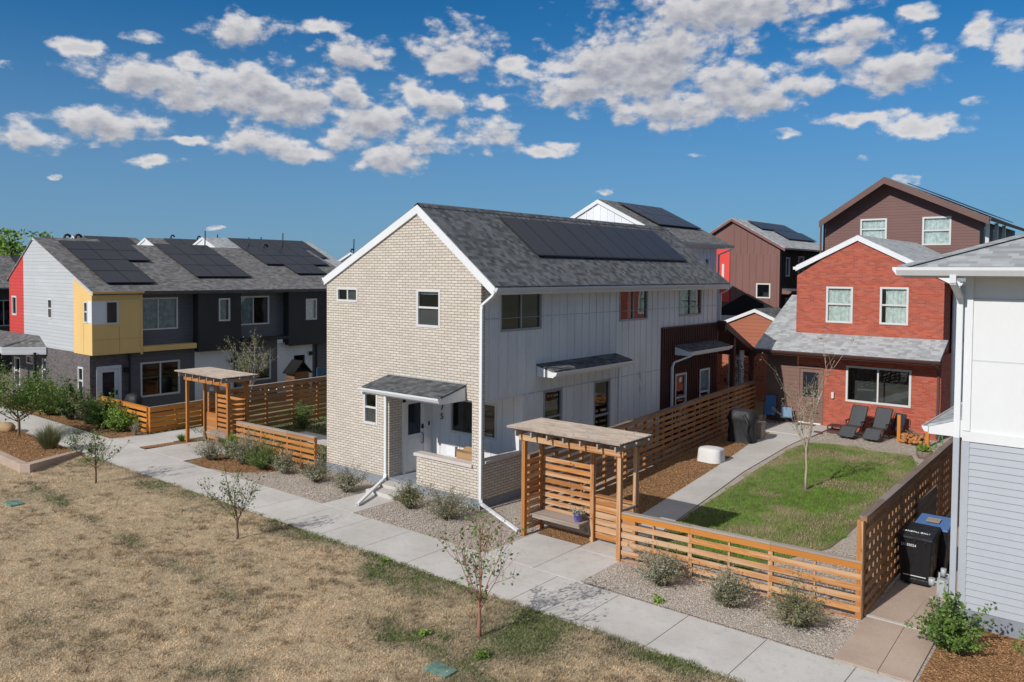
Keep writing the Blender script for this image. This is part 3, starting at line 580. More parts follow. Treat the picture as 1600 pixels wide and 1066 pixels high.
def rake(mb, p, q, y, w, t): mb.hexa([(p[0], y, p[1]-w), (q[0], y, q[1]-w), (q[0], y+t, q[1]-w), (p[0], y+t, p[1]-w), (p[0], y, p[1]), (q[0], y, q[1]), (q[0], y+t, q[1]), (p[0], y+t, p[1])])
rake(mb, (-2.406, 8.30), (.52, zr(.52)-.03), -.06, .27, .058); rake(mb, (-6.66, zr(-6.66)-.03), (-2.406, 8.30), -.061, .24, .058)
mb.face([(0.0, -.03, 6.05), (.52, -.03, 5.92), (.52, 14.5, 5.92), (0.0, 14.5, 6.05)], (0, 0, -1)); mb.box(.47, .50, -.03, 14.5, 5.80, 5.93)
rake(mb, (-2.406, 8.30), (.52, zr(.52)-.03), 14.5, .2, .03)
mb.build('white_trim', M_white, H)
M_gut = painted('gutter_paint', (.55, .56, .57, 1), .4, .05)
gutter(H, (.50, -.07, 5.99), (.50, 14.55, 5.99), M_gut, .13); gutter(H, (-6.66, -.04, 6.18), (-6.66, 14.5, 6.18), M_white, .12, (-1, 0, 0))
def downspout(parent, pts, m=M_white, w=.085, d=.06):
    mb = MB()
    for a, b in zip(pts, pts[1:]): mb.bar(a, b, w, d)
    mb.tube([p for p in pts], .034, 6)
    return mb.build('downspout', m, parent)
downspout(H, [(.56, -.10, 5.88), (.50, -.10, 5.78), (.10, -.07, 5.52), (.08, -.07, 5.40), (.08, -.07, .32), (.12, -.10, .22), (1.95, -.78, .05)])
downspout(H, [(.42, 14.7, 5.85), (.3, 14.68, 5.72), (.08, 14.6, 5.6), (.06, 14.6, 4.5)], M_gut)
# awnings
def awning(parent, F, u0, u1, zb, zf, out, m=M_shd, trim=M_white, th=.2, ds=None):
    mb = MB(); P = F.P
    mb.hexa([P(u0, .01, zb-.05), P(u1, .01, zb-.05), P(u1, out, zf-.05), P(u0, out, zf-.05), P(u0, .01, zb), P(u1, .01, zb), P(u1, out, zf), P(u0, out, zf)])
    aw = mb.build('awning', m, parent); mb = MB()
    mb.hexa([P(u0+.01, .02, zf-th), P(u1-.01, .02, zf-th), P(u1-.01, out-.02, zf-th), P(u0+.01, out-.02, zf-th), P(u0+.01, .02, zb-.052), P(u1-.01, .02, zb-.052), P(u1-.01, out-.02, zf-.052), P(u0+.01, out-.02, zf-.052)])
    mb.build('awning_box', trim, aw)
    a = P(u0-.02, out-.01, zf-.03); b = P(u1+.02, out-.01, zf-.03); gutter(aw, a, b, trim, .12, tuple(F.n), 'awning_gutter')
    return aw
aw = awning(H, S0, -3.68, -.52, 3.33, 3.10, 1.0)
mb = MB(); mb.box(-3.68, -.5, -.03, .0, 3.335, 3.37); mb.build('flashing', M_gframe, aw)
downspout(H, [(-3.60, -1.06, 2.96), (-3.6, -1.04, 2.90), (-3.70, -.10, 2.82), (-3.72, -.05, 2.7), (-3.72, -.05, .36), (-3.70, -.10, .25), (-2.72, -1.95, .06)])
awning(H, Fr('E', .0), 2.42, 6.75, 3.74, 3.58, .65); a3 = awning(H, Fr('E', .06), 10.75, 14.2, 3.74, 3.58, .65)
downspout(H, [(.72, 10.85, 3.45), (.70, 10.82, 3.38), (.16, 10.55, 3.12), (.12, 10.5, 2.95), (.12, 10.5, .1)])
mb = MB(); E0.box(mb, 6.95, 7.02, .0, .05, .3, 3.45); mb.build('corner_board', M_bb, H)
mb = MB(); E0.box(mb, 8.35, 8.6, .0, .07, 2.75, 2.95); E0.box(mb, 8.35, 8.6, 0, .05, 2.25, 2.45); mb.build('vent_cover', M_bb, H)
# rear porch roof, falling away from the house
mb = MB(); mb.slab([(-4, 14.6, 4.47), (.34, 14.6, 4.47), (.34, 17.75, 3.10), (-4, 17.75, 3.10)], .06)
pr = mb.build('rear_porch_roof', M_shd, H)
mb = MB(); mb.hexa([(.30, 14.56, 4.20), (.36, 14.56, 4.20), (.36, 17.78, 2.86), (.30, 17.78, 2.86), (.30, 14.56, 4.46), (.36, 14.56, 4.46), (.36, 17.78, 3.08), (.30, 17.78, 3.08)]); mb.face([(-4, 14.7, 4.2), (.3, 14.7, 4.2), (.3, 17.7, 2.95), (-4, 17.7, 2.95)], (0, 0, -1)); mb.box(-4, .3, 17.7, 17.76, 2.8, 3.05); mb.box(.04, .36, 14.5, 14.58, 4.1, 4.5); mb.build('porch_soffit', M_brownmetal, pr)
for yy in (15.55, 17.5): mb = MB(); mb.box(.10, .28, yy, yy+.17, 0, 4.3-.435*(yy-14.56)); mb.build('porch_post', M_brownmetal, pr)
mb = MB(); mb.box(-.6, -.02, 17.0, 17.1, 0, 2.9); mb.box(-.1, 0.0, 15.9, 16.0, 1.35, 1.45); mb.box(-.06, .03, 16.9, 17.2, 1.2, 3.1); mb.build('rear_door_frame', M_frame, H)

# ------------------------------------------------------------------ red brick house
RH = thing('red_brick_house', 'red brick house with white gable trim and pale skirt roof behind the green lawn', 'house', (4.5, 18.3, 0))
L = Fr('S', 18.3); U = Fr('S', 18.9)
rw = (3.99, 6.43, 1.19, 2.64); rdoor = (1.98, 3.05, .1, 2.46, 'void')
mb = MB(); wall(mb, L, 1.98, 7.5, 0, 3.3, [rw, rdoor]); ws = [(2.93, 3.98, 4.39, 5.88), (5.08, 6.12, 4.41, 5.9)]
wall(mb, U, 1.65, 7.42, 3.6, 6.36, ws); mb.face([(1.65, 18.9, 6.36), (7.42, 18.9, 6.36), (4.13, 18.9, 7.97)], (0, -1, 0))
mb.face([(7.42, 18.9, 3.2), (7.42, 20.1, 3.2), (7.42, 20.1, 6.4), (7.42, 18.9, 6.4)], (1, 0, 0)); mb.face([(7.5, 18.3, 0), (7.5, 20.1, 0), (7.5, 20.1, 3.3), (7.5, 18.3, 3.3)], (1, 0, 0)); mb.face([(1.65, 18.9, 3.6), (1.65, 28, 3.6), (1.65, 28, 6.4), (1.65, 18.9, 6.4)], (-1, 0, 0))
mb.build('brick_wall', [M_red, M_room], RH)
mb = MB(); wall(mb, L, .62, 1.97, 0, 3.3, []); mb.face([(.62, 18.3, 0), (.62, 22, 0), (.62, 22, 4.8), (.62, 18.3, 3.3)], (-1, 0, 0)); mb.build('brown_siding_wall', M_tan, RH)
for a, s_ in ((ws[0], 0), (ws[1], 0)): window(RH, U, *a, style='hung', fm=M_frame, fw=.06, curtain=[(.0, .96)] if a is ws[0] else [(.18, .98)], screen=False)
window(RH, L, *rw, style='slider', fm=M_frame, fw=.06, screen=False)
mb = MB(); L.box(mb, 1.95, 2.07, -.06, .03, .05, 2.5); L.box(mb, 2.97, 3.07, -.06, .03, .05, 2.5); L.box(mb, 1.95, 3.07, -.06, .031, 2.40, 2.5); L.box(mb, 2.07, 2.97, -.055, -.01, .12, 2.4); L.box(mb, 2.2, 2.84, -.01, .0, .35, .95); d2 = mb.build('front_door', M_tan, RH)
mb = MB(); L.quad(mb, 2.2, 2.84, 1.2, 2.25, -.004); mb.build('door_glass', MT['dark_glass'], d2); mb = MB(); L.box(mb, 2.0, 3.0, -.02, .06, .06, .11); mb.build('threshold', M_white, d2); mb = MB(); L.box(mb, 2.87, 2.92, -.01, .05, 1.0, 1.25); mb.build('door_handle', M_metalg, d2)
mb = MB(); L.box(mb, 3.42, 3.52, 0, .1, 1.25, 1.5); mb.build('wall_lamp', M_frame, RH); mb = MB(); L.box(mb, 1.3, 1.5, 0, .08, .55, .75); mb.build('outlet_box', M_frame, RH)
zs_ = lambda y: 3.28+.5*(y-17.7)
mb = MB(); mb.slab([(.31, 17.55, 3.21), (7.6, 17.55, 3.21), (7.6, 18.91, zs_(18.91)), (.31, 18.91, zs_(18.91))], .09); mb.slab([(.31, 18.91, zs_(18.91)), (1.66, 18.91, zs_(18.91)), (1.66, 22., zs_(22)), (.31, 22., zs_(22))], .09); mb.build('skirt_roof', M_shl, RH)
mb = MB(); mb.box(.3, 7.58, 17.5, 17.54, 2.98, 3.14); mb.box(.33, 7.55, 17.56, 18.3, 3.02, 3.05); gutter(RH, (.28, 17.5, 3.17), (7.62, 17.5, 3.17), M_brownpaint, .13, (0, -1, 0)); mb.bar((.33, 17.6, 3.1), (.33, 22, 5.25), .04, .18); mb.build('brown_eave_trim', M_brownpaint, RH)
downspout(RH, [(7.4, 17.45, 3.05), (7.42, 18.1, 2.8), (7.42, 18.24, 2.6), (7.42, 18.24, .1)], M_brownpaint)
zg = lambda x: 8.07-.5*abs(x-4.15)
mb = MB(); mb.slab([(4.15, 18.85, zg(4.15)), (7.95, 18.85, zg(7.95)), (7.95, 29, zg(7.95)), (4.15, 29, zg(4.15))], .09); mb.slab([(1.6, 18.85, zg(1.6)), (4.15, 18.85, zg(4.15)), (4.15, 29, zg(4.15)), (1.6, 29, zg(1.6))], .09); mb.build('roof', M_shl, RH)
mb = MB(); rake(mb, (4.15, 8.05), (7.97, zg(7.97)-.02), 18.82, .22, .078); rake(mb, (1.6, zg(1.6)-.02), (4.15, 8.05), 18.821, .22, .077); mb.face([(7.4, 18.76, 6.15), (7.95, 18.76, 6.02), (7.95, 29, 6.02), (7.4, 29, 6.15)], (0, 0, -1)); mb.box(1.48, 1.6, 18.85, 28.9, 6.62, 6.74); mb.build('white_trim', M_white, RH)
gutter(RH, (7.95, 18.8, 6.13), (7.95, 28.9, 6.13), M_white, .11)
Eg = Fr('E', 7.5); gw = [(20.9, 22.1, 4.6, 5.6), (20.7, 21.5, .6, 2.4), (23, 24.5, .6, 2.4), (24, 25.5, 4.6, 5.6)]
mb = MB(); wall(mb, Eg, 20.1, 28.5, 0, 6.2, gw); battens(mb, Eg, 20.3, 28.5, 3.6, 6.1, ops=gw); battens(mb, Eg, 20.3, 28.5, .1, 3.2, ops=gw); Eg.box(mb, 20.1, 20.3, 0, .05, 0, 6.1); mb.build('grey_side_wall', [M_bb, M_room], RH)
for g_ in gw: window(RH, Eg, *g_, style='fixed', fm=M_white, screen=False)
awning(RH, Eg, 21.6, 27, 3.75, 3.5, .6, M_shl)
# rust side building and a black gable behind it standing in for a shadow
G1 = thing('rust_siding_house', 'low rust coloured house with white gable trim behind the dark cedar fence', 'house', (-1.9, 23, 0))
o_ = Fr('S', 23.); mb = MB(); wall(mb, o_, -6., 2.2, 0, 3.75, []); mb.face([(-3.9, 23, 3.75), (.1, 23, 3.75), (-1.9, 23, 4.57)], (0, -1, 0)); mb.build('wall', M_orangelap, G1)
mb = MB(); mb.slab([(-1.9, 22.93, 4.66), (.3, 22.93, 3.76), (.3, 26, 3.76), (-1.9, 26, 4.66)], .08); mb.slab([(-4.1, 22.93, 3.76), (-1.9, 22.93, 4.66), (-1.9, 26, 4.66), (-4.1, 26, 3.76)], .08); mb.build('roof', M_shd, G1)
mb = MB(); rake(mb, (-1.9, 4.65), (.3, 3.75), 22.89, .17, .04); rake(mb, (-4.1, 3.75), (-1.9, 4.65), 22.891, .17, .038); mb.build('white_trim', M_white, G1)
G2 = thing('shadow_gable', 'black gable standing in for a shadow above a white wall, before the brown siding house', 'house', (-4.2, 27, 0))
mb = MB(); mb.face([(-6.9, 27, 3.7), (-2.2, 27, 4.2), (-2.2, 27, 4.32), (-4.18, 27, 5.27)], (0, -1, 0)); battens(mb, Fr('S', 27), -5.6, -2.6, 4.15, 4.35, sp=.25); mb.build('shadow_gable_wall', M_shadowblack, G2)  # black wall and roof edge take the shape of a shadow on brown siding
mb = MB(); wall(mb, Fr('S', 26.99), -8, 1.6, 0, 4.05, []); mb.build('white_wall', M_white, G2); mb = MB(); mb.slab([(-4.18, 27.02, 5.29), (-2.2, 27.02, 4.34), (-2.2, 27.5, 4.34), (-4.18, 27.5, 5.29)], .06); mb.slab([(-6.9, 27.02, 3.72), (-4.18, 27.02, 5.29), (-4.18, 27.5, 5.29), (-6.9, 27.5, 3.72)], .06); mb.build('roof', M_shadowblack, G2)  # black roof edge is part of the shadow stand-in

# ------------------------------------------------------------------ big brown house
BH = thing('brown_three_storey_house', 'tall brown lap siding house with a wide gable, highest roof in the scene', 'house', (3, 30, 0))
b_ = Fr('S', 30.); bws = [(1.1, 2.42, 8.3, 9.44), (4.19, 5.5, 8.0, 9.44)]
mb = MB(); wall(mb, b_, -.9, 6.8, 0, 9.2, [bws[1], (1.1, 2.42, 8.3, 9.2)] if False else []); 
mb = MB(); wall(mb, b_, -.8, 6.8, 0, 9.45, bws); mb.face([(-.8, 30, 9.45), (6.6, 30, 9.45), (2.46, 30, 11.4)], (0, -1, 0))
mb.face([(-.9, 30, 0), (-.9, 42, 0), (-.9, 42, 9.45), (-.9, 30, 9.45)], (-1, 0, 0)); mb.face([(6.8, 30, 0), (6.8, 30.5, 0), (6.8, 30.5, 9.45), (6.8, 30, 9.45)], (1, 0, 0)); mb.build('brown_wall', [M_brownlap, M_room], BH)
for a in bws: window(BH, b_, *a, style='hung', fm=M_frame, fw=.07, curtain=[(.05, .98)], screen=False)
zb_ = lambda x: 11.60-(.475*(x-2.46) if x > 2.46 else .66*(2.46-x))
mb = MB(); mb.slab([(2.46, 29.2, zb_(2.46)), (7.3, 29.2, zb_(7.3)), (7.3, 42, zb_(7.3)), (2.46, 42, zb_(2.46))], .08); mb.slab([(-.85, 29.2, zb_(-.85)), (2.46, 29.2, zb_(2.46)), (2.46, 42, zb_(2.46)), (-.85, 42, zb_(-.85))], .08); br_ = mb.build('roof', M_shm, BH)
mb = MB(); rake(mb, (2.46, 11.58), (7.32, zb_(7.32)-.02), 29.16, .34, .05); rake(mb, (-.88, zb_(-.88)-.02), (2.46, 11.58), 29.161, .34, .048)
mb.face([(2.46, 29.2, 11.4), (7.3, 29.2, 9.1), (7.3, 30, 9.1), (2.46, 30, 11.4)], (0, 0, -1)); mb.face([(-.85, 29.2, 9.3), (2.46, 29.2, 11.4), (2.46, 30, 11.4), (-.85, 30, 9.3)], (0, 0, -1)); mb.build('brown_trim', painted('brown_fascia', (.15, .085, .072, 1)), BH)
panels(br_, lambda x: zb_(x)+.05, [(3.5+1.2*j, 3.5+1.2*(j+1)-.02, 29.5+1.6*i, 29.5+1.6*(i+1)) for i in range(6) for j in range(3)])
Eb = Fr('E', 6.8); mb = MB(); wall(mb, Eb, 30.5, 42, 0, 9.2, [(31.2, 32.6, 6.8, 8.9), (34, 35.4, 6.8, 8.9)]); mb.build('side_wall', [M_dark, M_room], BH)
for a in ((31.2, 32.6, 6.8, 8.9), (34, 35.4, 6.8, 8.9)): window(BH, Eb, *a, style='slider', fm=M_white, screen=False)
for y in (30.3, 33., 35.5): mb = MB(); mb.box(7.0, 7.16, y, y+.16, 6., 9.2); mb.build('balcony_post', M_frame, BH)
gutter(BH, (7.3, 29.2, zb_(7.3)-.03), (7.3, 42, zb_(7.3)-.03), M_brownpaint, .13); downspout(BH, [(-1.0, 29.9, 9.2), (-1.0, 29.9, .2)], M_brownpaint)
# ------------------------------------------------------------------ brown siding house with red panel
B2 = thing('brown_batten_house', 'brown vertical siding house with a bright red wall panel and solar roof', 'house', (-6, 30, 0))
zc = lambda x: 9.75-.56*(x+6.29) if x > -6.29 else 9.75-.6*(-6.29-x)
mb = MB(); bo = [(-4.74, -3.9, 5.0, 5.85)]; wall(mb, b_, -9.2, -3.35, 0, 7.95, bo); mb.face([(-9.2, 30, 7.95), (-3.35, 30, 7.95), (-3.35, 30, 8.0), (-6.29, 30, 9.66)], (0, -1, 0)); battens(mb, b_, -9.2, -3.4, 0, 7.6, sp=.42, ops=bo)
x = -6.2
while x < -3.5: b_.box(mb, x-.02, x+.02, .001, .02, 7.6, zc(x)-.12); x += .42
mb.build('brown_wall', [M_brownbb, M_room], B2); window(B2, b_, *bo[0], style='fixed', fm=M_frame, fw=.06)
mb = MB(); b_.box(mb, -9, -6.42, .0, .06, 4.7, 7.9); mb.build('red_wall_panel', mat('red_lap_panel', lambda t: t.put(t.b.inputs['Base Color'], t.mix(t.noise(POS(t), 1, 3), (.66, .06, .05, 1), (.74, .075, .06, 1))), rough=.6), B2); mb = MB(); b_.box(mb, -6.9, -6.75, .06, .1, 5.5, 7.); mb.build('panel_window', M_frame, B2)
mb = MB(); mb.slab([(-6.29, 29.8, 9.8), (-3.0, 29.8, zc(-3.0)+.05), (-3.0, 38, zc(-3.0)+.05), (-6.29, 38, 9.8)], .1); mb.slab([(-9.5, 29.8, zc(-9.5)), (-6.29, 29.8, 9.8), (-6.29, 38, 9.8), (-9.5, 38, zc(-9.5))], .1); r2 = mb.build('roof', M_shl, B2)
mb = MB(); rake(mb, (-6.29, 9.76), (-2.98, zc(-2.98)), 29.77, .16, .03); rake(mb, (-9.5, zc(-9.5)), (-6.29, 9.76), 29.771, .16, .028); mb.build('trim', M_brownbb, B2)
panels(r2, lambda x: zc(x)+.06, [(-5.95, -5.03, 31.4+1.02*i, 31.4+1.02*(i+1)) for i in range(6)]+[(-5.0, -4.0, 33.1+1.02*i, 33.1+1.02*(i+1)) for i in range(5)])
Ec = Fr('E', -3.35); cw = [(31.0, 31.6, 6.3, 7.4), (33, 34.0, 6.2, 7.5), (35.2, 36, 6.2, 7.5), (31., 32, 3.6, 5.0), (33., 34, 3.6, 5.)]; mb = MB(); wall(mb, Ec, 30, 38, 0, 8., cw); battens(mb, Ec, 30, 38, .2, 7.9, sp=.3, ops=cw); mb.build('black_side_wall', [M_dark, M_room], B2)
for a in cw: window(B2, Ec, *a, style='fixed', fm=M_white, screen=False, curtain=[(.05, .6)])
awning(B2, Ec, 30.3, 33, 5.6, 5.45, .5, M_shd, M_brownbb)
# ------------------------------------------------------------------ white house behind the cream house
WH = thing('white_batten_house', 'white board and batten gable house rising behind the cream brick house', 'house', (-8, 18, 0))
zw = lambda x: 10.1-.5*abs(x+8.13); f18 = Fr('S', 18.)
mb = MB(); wall(mb, f18, -12, -4.2, 0, 8.05, []); mb.face([(-12, 18, 8.05), (-4.2, 18, 8.05), (-8.13, 18, 9.95)], (0, -1, 0)); x = -11.8
while x < -4.4: f18.box(mb, x-.02, x+.02, .001, .022, 6, zw(x)-.12); x += .42
ew = [(19.9, 20.7, 6.3, 7.4), (22.0, 22.45, 6.0, 7.2)]; Ev = Fr('E', -4.2); wall(mb, Ev, 18, 23.35, 0, 8.0, ew); battens(mb, Ev, 18, 23.35, .2, 7.9, sp=.4, ops=ew)
mb.build('white_wall', [painted('white_siding', (.76, .77, .79, 1)), M_room], WH)
for a in ew: window(WH, Ev, *a, style='fixed', fm=M_white, screen=False)
mb = MB(); mb.slab([(-8.13, 17.96, 10.12), (-3.75, 17.96, zw(-3.75)+.02), (-3.75, 24.3, zw(-3.75)+.02), (-8.13, 24.3, 10.12)], .1); mb.slab([(-12.5, 17.96, zw(-12.5)), (-8.13, 17.96, 10.12), (-8.13, 24.3, 10.12), (-12.5, 24.3, zw(-12.5))], .1); r3 = mb.build('roof', M_shm, WH)
mb = MB(); rake(mb, (-8.13, 10.1), (-3.74, zw(-3.74)), 17.92, .2, .035); rake(mb, (-12.5, zw(-12.5)), (-8.13, 10.1), 17.921, .2, .033); mb.box(-4.2, -3.78, 17.96, 23.45, 7.72, 7.78); mb.build('white_trim', M_white, WH); gutter(WH, (-3.75, 17.96, 7.9), (-3.75, 24.3, 7.9), M_gut, .13)
panels(r3, lambda x: zw(x)+.05, [(-7.75+1.22*j, -7.75+1.22*(j+1)-.02, 19.2+1.15*i, 19.2+1.15*(i+1)) for i in range(4) for j in range(2)])
downspout(WH, [(-3.7, 24.1, 7.7), (-4.12, 23.45, 7.4), (-4.12, 23.45, .2)], M_gut)

# ------------------------------------------------------------------ building on the right edge
RB = thing('blue_grey_house', 'white and blue grey sided house corner with deep eaves at the right edge', 'house', (14, 3, 0))
X0, Y0 = 11.32, .56; f = Fr('S', Y0)
mb = MB(); zl = .30; h = .1295
while zl < 3.36:
    zt = min(zl+h, 3.39); mb.hexa([(X0, Y0-.028, zl), (18, Y0-.028, zl), (18, Y0, zl), (X0, Y0, zl), (X0, Y0-.008, zt+.012), (18, Y0-.008, zt+.012), (18, Y0, zt+.012), (X0, Y0, zt+.012)]); zl = zt
mb.face([(X0, Y0, .3), (X0, 12, .3), (X0, 12, 3.4), (X0, Y0, 3.4)], (-1, 0, 0)); mb.build('lap_siding', painted('blue_grey_paint', (.40, .42, .45, 1), .55, .05), RB)
mb = MB(); f.quad(mb, X0, 18, 3.39, 6.6, 0); mb.face([(X0, Y0, 3.4), (X0, 12, 3.4), (X0, 12, 6.6), (X0, Y0, 6.6)], (-1, 0, 0)); f.box(mb, X0-.02, 18, .0, .045, 3.39, 3.57)
for z in (4.86, 5.98): f.box(mb, X0, 18, .0, .006, z, z+.012)
f.box(mb, 13.6, 13.615, 0, .006, 3.6, 6.5)
for z in (4.86, 5.98): f.box(mb, X0+.1, 18, .0, .007, z+.012, z+.016, 1)
mb.build('white_panel_wall', [M_wpanel, M_found], RB)
mb = MB(); mb.box(X0-.03, 18, Y0-.012, Y0+.2, -.1, .30); mb.box(X0-.03, X0+.2, Y0, 12, -.1, .30); mb.build('foundation', M_found, RB)
mb = MB(); f.box(mb, X0-.025, X0+.10, .0, .035, 3.58, 6.4); mb.box(X0-.03, X0, Y0-.03, Y0+.12, 3.58, 6.4); mb.build('white_corner_board', M_white, RB)
mb = MB(); f.box(mb, X0-.025, X0+.10, .0, .035, .30, 3.385); mb.box(X0-.03, X0, Y0-.03, Y0+.12, .30, 3.385); mb.build('grey_corner_board', MT['blue_grey_paint'], RB)
xe, ye, ze = 10.34, -.04, 6.55
mb = MB(); s_ = .36; k = 4.5
mb.face([(xe, ye, ze), (22, ye, ze), (22, ye+k, ze+k*s_), (xe+k, ye+k, ze+k*s_)], (0, 0, 1)); mb.face([(xe, ye, ze), (xe+k, ye+k, ze+k*s_), (xe+k, 14, ze+k*s_), (xe, 14, ze)], (0, 0, 1))
mb.bar((xe, ye, ze+.015), (xe+k, ye+k, ze+k*s_+.015), .26, .025); mb.build('hip_roof', M_shl, RB)
mb = MB(); mb.box(xe, 22, ye, ye+.03, 6.37, 6.54); mb.box(xe, xe+.03, ye+.03, 14, 6.37, 6.54); mb.box(xe+.03, 22, ye+.03, Y0, 6.36, 6.38); mb.box(xe+.03, X0, Y0, 14, 6.36, 6.38); mb.build('soffit', painted('soffit_paint', (.55, .52, .49, 1)), RB)
gutter(RB, (xe-.06, ye, 6.55), (22, ye, 6.55), M_white, .15, (0, -1, 0)); gutter(RB, (xe, ye-.05, 6.55), (xe, 14, 6.55), M_white, .14, (-1, 0, 0))
downspout(RB, [(X0-.12, ye-.07, 6.42), (X0-.12, ye-.05, 6.28), (X0-.10, Y0-.14, 6.02), (X0-.10, Y0-.08, 5.9), (X0-.10, Y0-.08, 3.45)], M_white, .1, .07)
mb = MB(); mb.bar((X0-.10, Y0-.08, 3.45), (X0-.10, Y0-.08, .3), .1, .07); mb.build('downspout', MT['blue_grey_paint'], RB)
mb = MB(); xa, xb, ya, yb = 10.55, X0, 1.45, 5.2
mb.hexa([(xa, ya, 3.42), (xb, ya, 3.70), (xb, yb, 3.70), (xa, yb, 3.42), (xa, ya, 3.47), (xb, ya, 3.75), (xb, yb, 3.75), (xa, yb, 3.47)]); sh = mb.build('side_door_awning', M_shl, RB)
mb = MB(); mb.hexa([(xa, ya+.01, 3.28), (xb, ya+.01, 3.28), (xb, yb, 3.28), (xa, yb, 3.28), (xa, ya+.01, 3.42), (xb, ya+.01, 3.69), (xb, yb, 3.69), (xa, yb, 3.42)]); mb.build('awning_fascia', M_white, sh); gutter(sh, (xa, ya-.03, 3.43), (xa, yb, 3.43), M_white, .11, (-1, 0, 0), 'awning_gutter')

# ------------------------------------------------------------------ townhouse row on the left
T = thing('townhouse_row', 'long townhouse row with red, grey and yellow gable end, charcoal front and solar roof', 'house', (-23, 0, 0))
YG = -1.37; g = Fr('S', YG); XF = -20.38
zt_ = lambda x: 7.86-.385*(x+26.57) if x > -26.57 else 7.86-.6*(-26.57-x)
mb = MB(); lo = [(-27.6, -26.84, 1.92, 2.29), (-25.7, -25.22, 1.25, 2.27), (-21.85, -21.36, 1.0, 2.2), (-29.1, -28.4, .75, 2.1)]
wall(mb, g, -29.45, -20.7, 0, 2.82, lo); e = Fr('E', -20.7); wall(mb, e, YG, .3, 0, 2.82, [(-1.12, -.08, .1, 2.27, 'void')]); mb.build('brick_wall', [M_dkbrick, M_room], T)
for a in lo: window(T, g, *a, style='hung' if a[3]-a[2] > .6 else 'fixed', fm=M_frame, fw=.06)
mb = MB(); up = [(-25.0, -24.56, 4.15, 5.03)]; wall(mb, g, -27.83, -22.16, 2.82, 6.0, up); mb.face([(-27.83, YG, 6.0), (-22.16, YG, 6.0), (-22.16, YG, 6.08), (-26.57, YG, 7.78), (-27.83, YG, 7.02)], (0, -1, 0)); mb.build('grey_gable_wall', [M_greylap, M_room], T); window(T, g, *up[0], style='hung', fm=M_frame)
mb = MB(); rdw = [(-29.3, -28.75, 4.15, 5.05)]; wall(mb, g, -29.66, -27.83, 2.82, 5.93, rdw); mb.face([(-29.66, YG, 5.93), (-27.83, YG, 5.93), (-27.83, YG, 7.02), (-29.66, YG, 5.96)], (0, -1, 0)); mb.build('red_gable_wall', [M_redlap, M_room], T); window(T, g, *rdw[0], style='fixed', fm=M_frame, fw=.06)
yw = [(-21.15, -20.80, 4.13, 5.02)]; mb = MB(); g2 = Fr('S', YG-.03); wall(mb, g2, -22.16, XF, 2.78, 5.35, yw); mb.face([(-22.16, YG-.03, 5.35), (XF, YG-.03, 5.35), (XF, YG-.03, 5.42), (-22.16, YG-.03, 6.08)], (0, -1, 0)); mb.face([(-22.16, YG-.03, 2.78), (XF, YG-.03, 2.78), (XF, .72, 2.78), (-22.16, .72, 2.78)], (0, 0, -1))
ey = Fr('E', XF); yw2 = [(-.84, -.32, 4.08, 5.04)]; wall(mb, ey, YG-.03, .72, 2.78, 5.42, yw2); mb.face([(XF, .72, 2.78), (XF-.5, .72, 2.78), (XF-.5, .72, 5.4), (XF, .72, 5.4)], (0, 1, 0))
ey.box(mb, YG, .72, 0, .004, 3.42, 3.43, 2); ey.box(mb, YG, .72, 0, .004, 5.12, 5.13, 2); ey.box(mb, -.28, -.27, 0, .004, 2.78, 4.0, 2); g2.box(mb, -21.2, -21.19, 0, .004, 2.8, 4.1, 2); mb.box(XF-.45, XF+.06, .72, 3.2, 2.80, 3.03); mb.box(XF-.06, XF+.02, .62, .72, 2.7, 5.42)
mb.build('yellow_wall', [M_yellow, M_room, painted('ochre_joint', (.35, .22, .08, 1))], T); window(T, g2, *yw[0], style='hung', fm=M_frame); window(T, ey, *yw2[0], style='fixed', fm=M_frame)
mb = MB(); g2.box(mb, -20.80, XF+.005, 0, .012, 4.13, 5.05); ey.box(mb, YG-.04, -.86, 0, .012, 4.08, 5.05); mb.build('white_corner_panel', M_white, T)
er = Fr('E', XF-.45); rw2 = [(.75, 2.55, 3.72, 5.12), (5.6, 7.35, 3.72, 5.10)]; gw2 = [(.78, 2.56, .76, 2.27), (5.56, 7.35, .95, 2.22)]
eg = Fr('E', -20.7)
mb = MB(); pass
for F_, a_, b_2, c_, d_, op_ in ((er, .72, 3.3, 3.0, 5.4, rw2[:1]), (er, 5.5, 8.2, 2.9, 5.4, rw2[1:]), (eg, .3, 3.3, 0, 2.8, gw2[:1]), (eg, 5.3, 7.75, 0, 2.9, gw2[1:]), (eg, 9.9, 13.3, 0, 2.9, [])):
    mb = MB(); wall(mb, F_, a_, b_2, c_, d_, op_); mb.build('slate_siding', [M_dgrey, M_room], T)
window(T, er, *rw2[0], style='slider', fm=M_frame, curtain=[(.02, .98)], fw=.05, screen=False); window(T, er, *rw2[1], style='slider', fm=M_frame, curtain=[(.02, .5)], fw=.05, screen=False); window(T, eg, *gw2[0], style='slider', fm=M_frame, fw=.06, screen=False); window(T, eg, *gw2[1], style='slider', fm=M_frame, fw=.05, blind=.6, screen=False)
dk = [(4.35, 4.9, 4.0, 5.04), (9.27, 9.92, 3.86, 4.92)]; mb = MB(); ed = Fr('E', XF+.02)
wall(mb, ed, 3.3, 5.5, 2.6, 5.42, dk[:1]); wall(mb, ed, 8.2, 10.7, 2.55, 5.42, dk[1:]); wall(mb, ed, 10.7, 13.4, 2.9, 5.42, [])
for a, b_2 in ((3.3, 5.5), (8.2, 10.7)):
    for y in (a, b_2): mb.face([(XF+.02, y, 2.6), (XF-.5, y, 2.6), (XF-.5, y, 5.4), (XF+.02, y, 5.4)])
    mb.face([(XF+.02, a, 2.6), (XF+.02, b_2, 2.6), (XF-.5, b_2, 2.6), (XF-.5, a, 2.6)], (0, 0, -1))
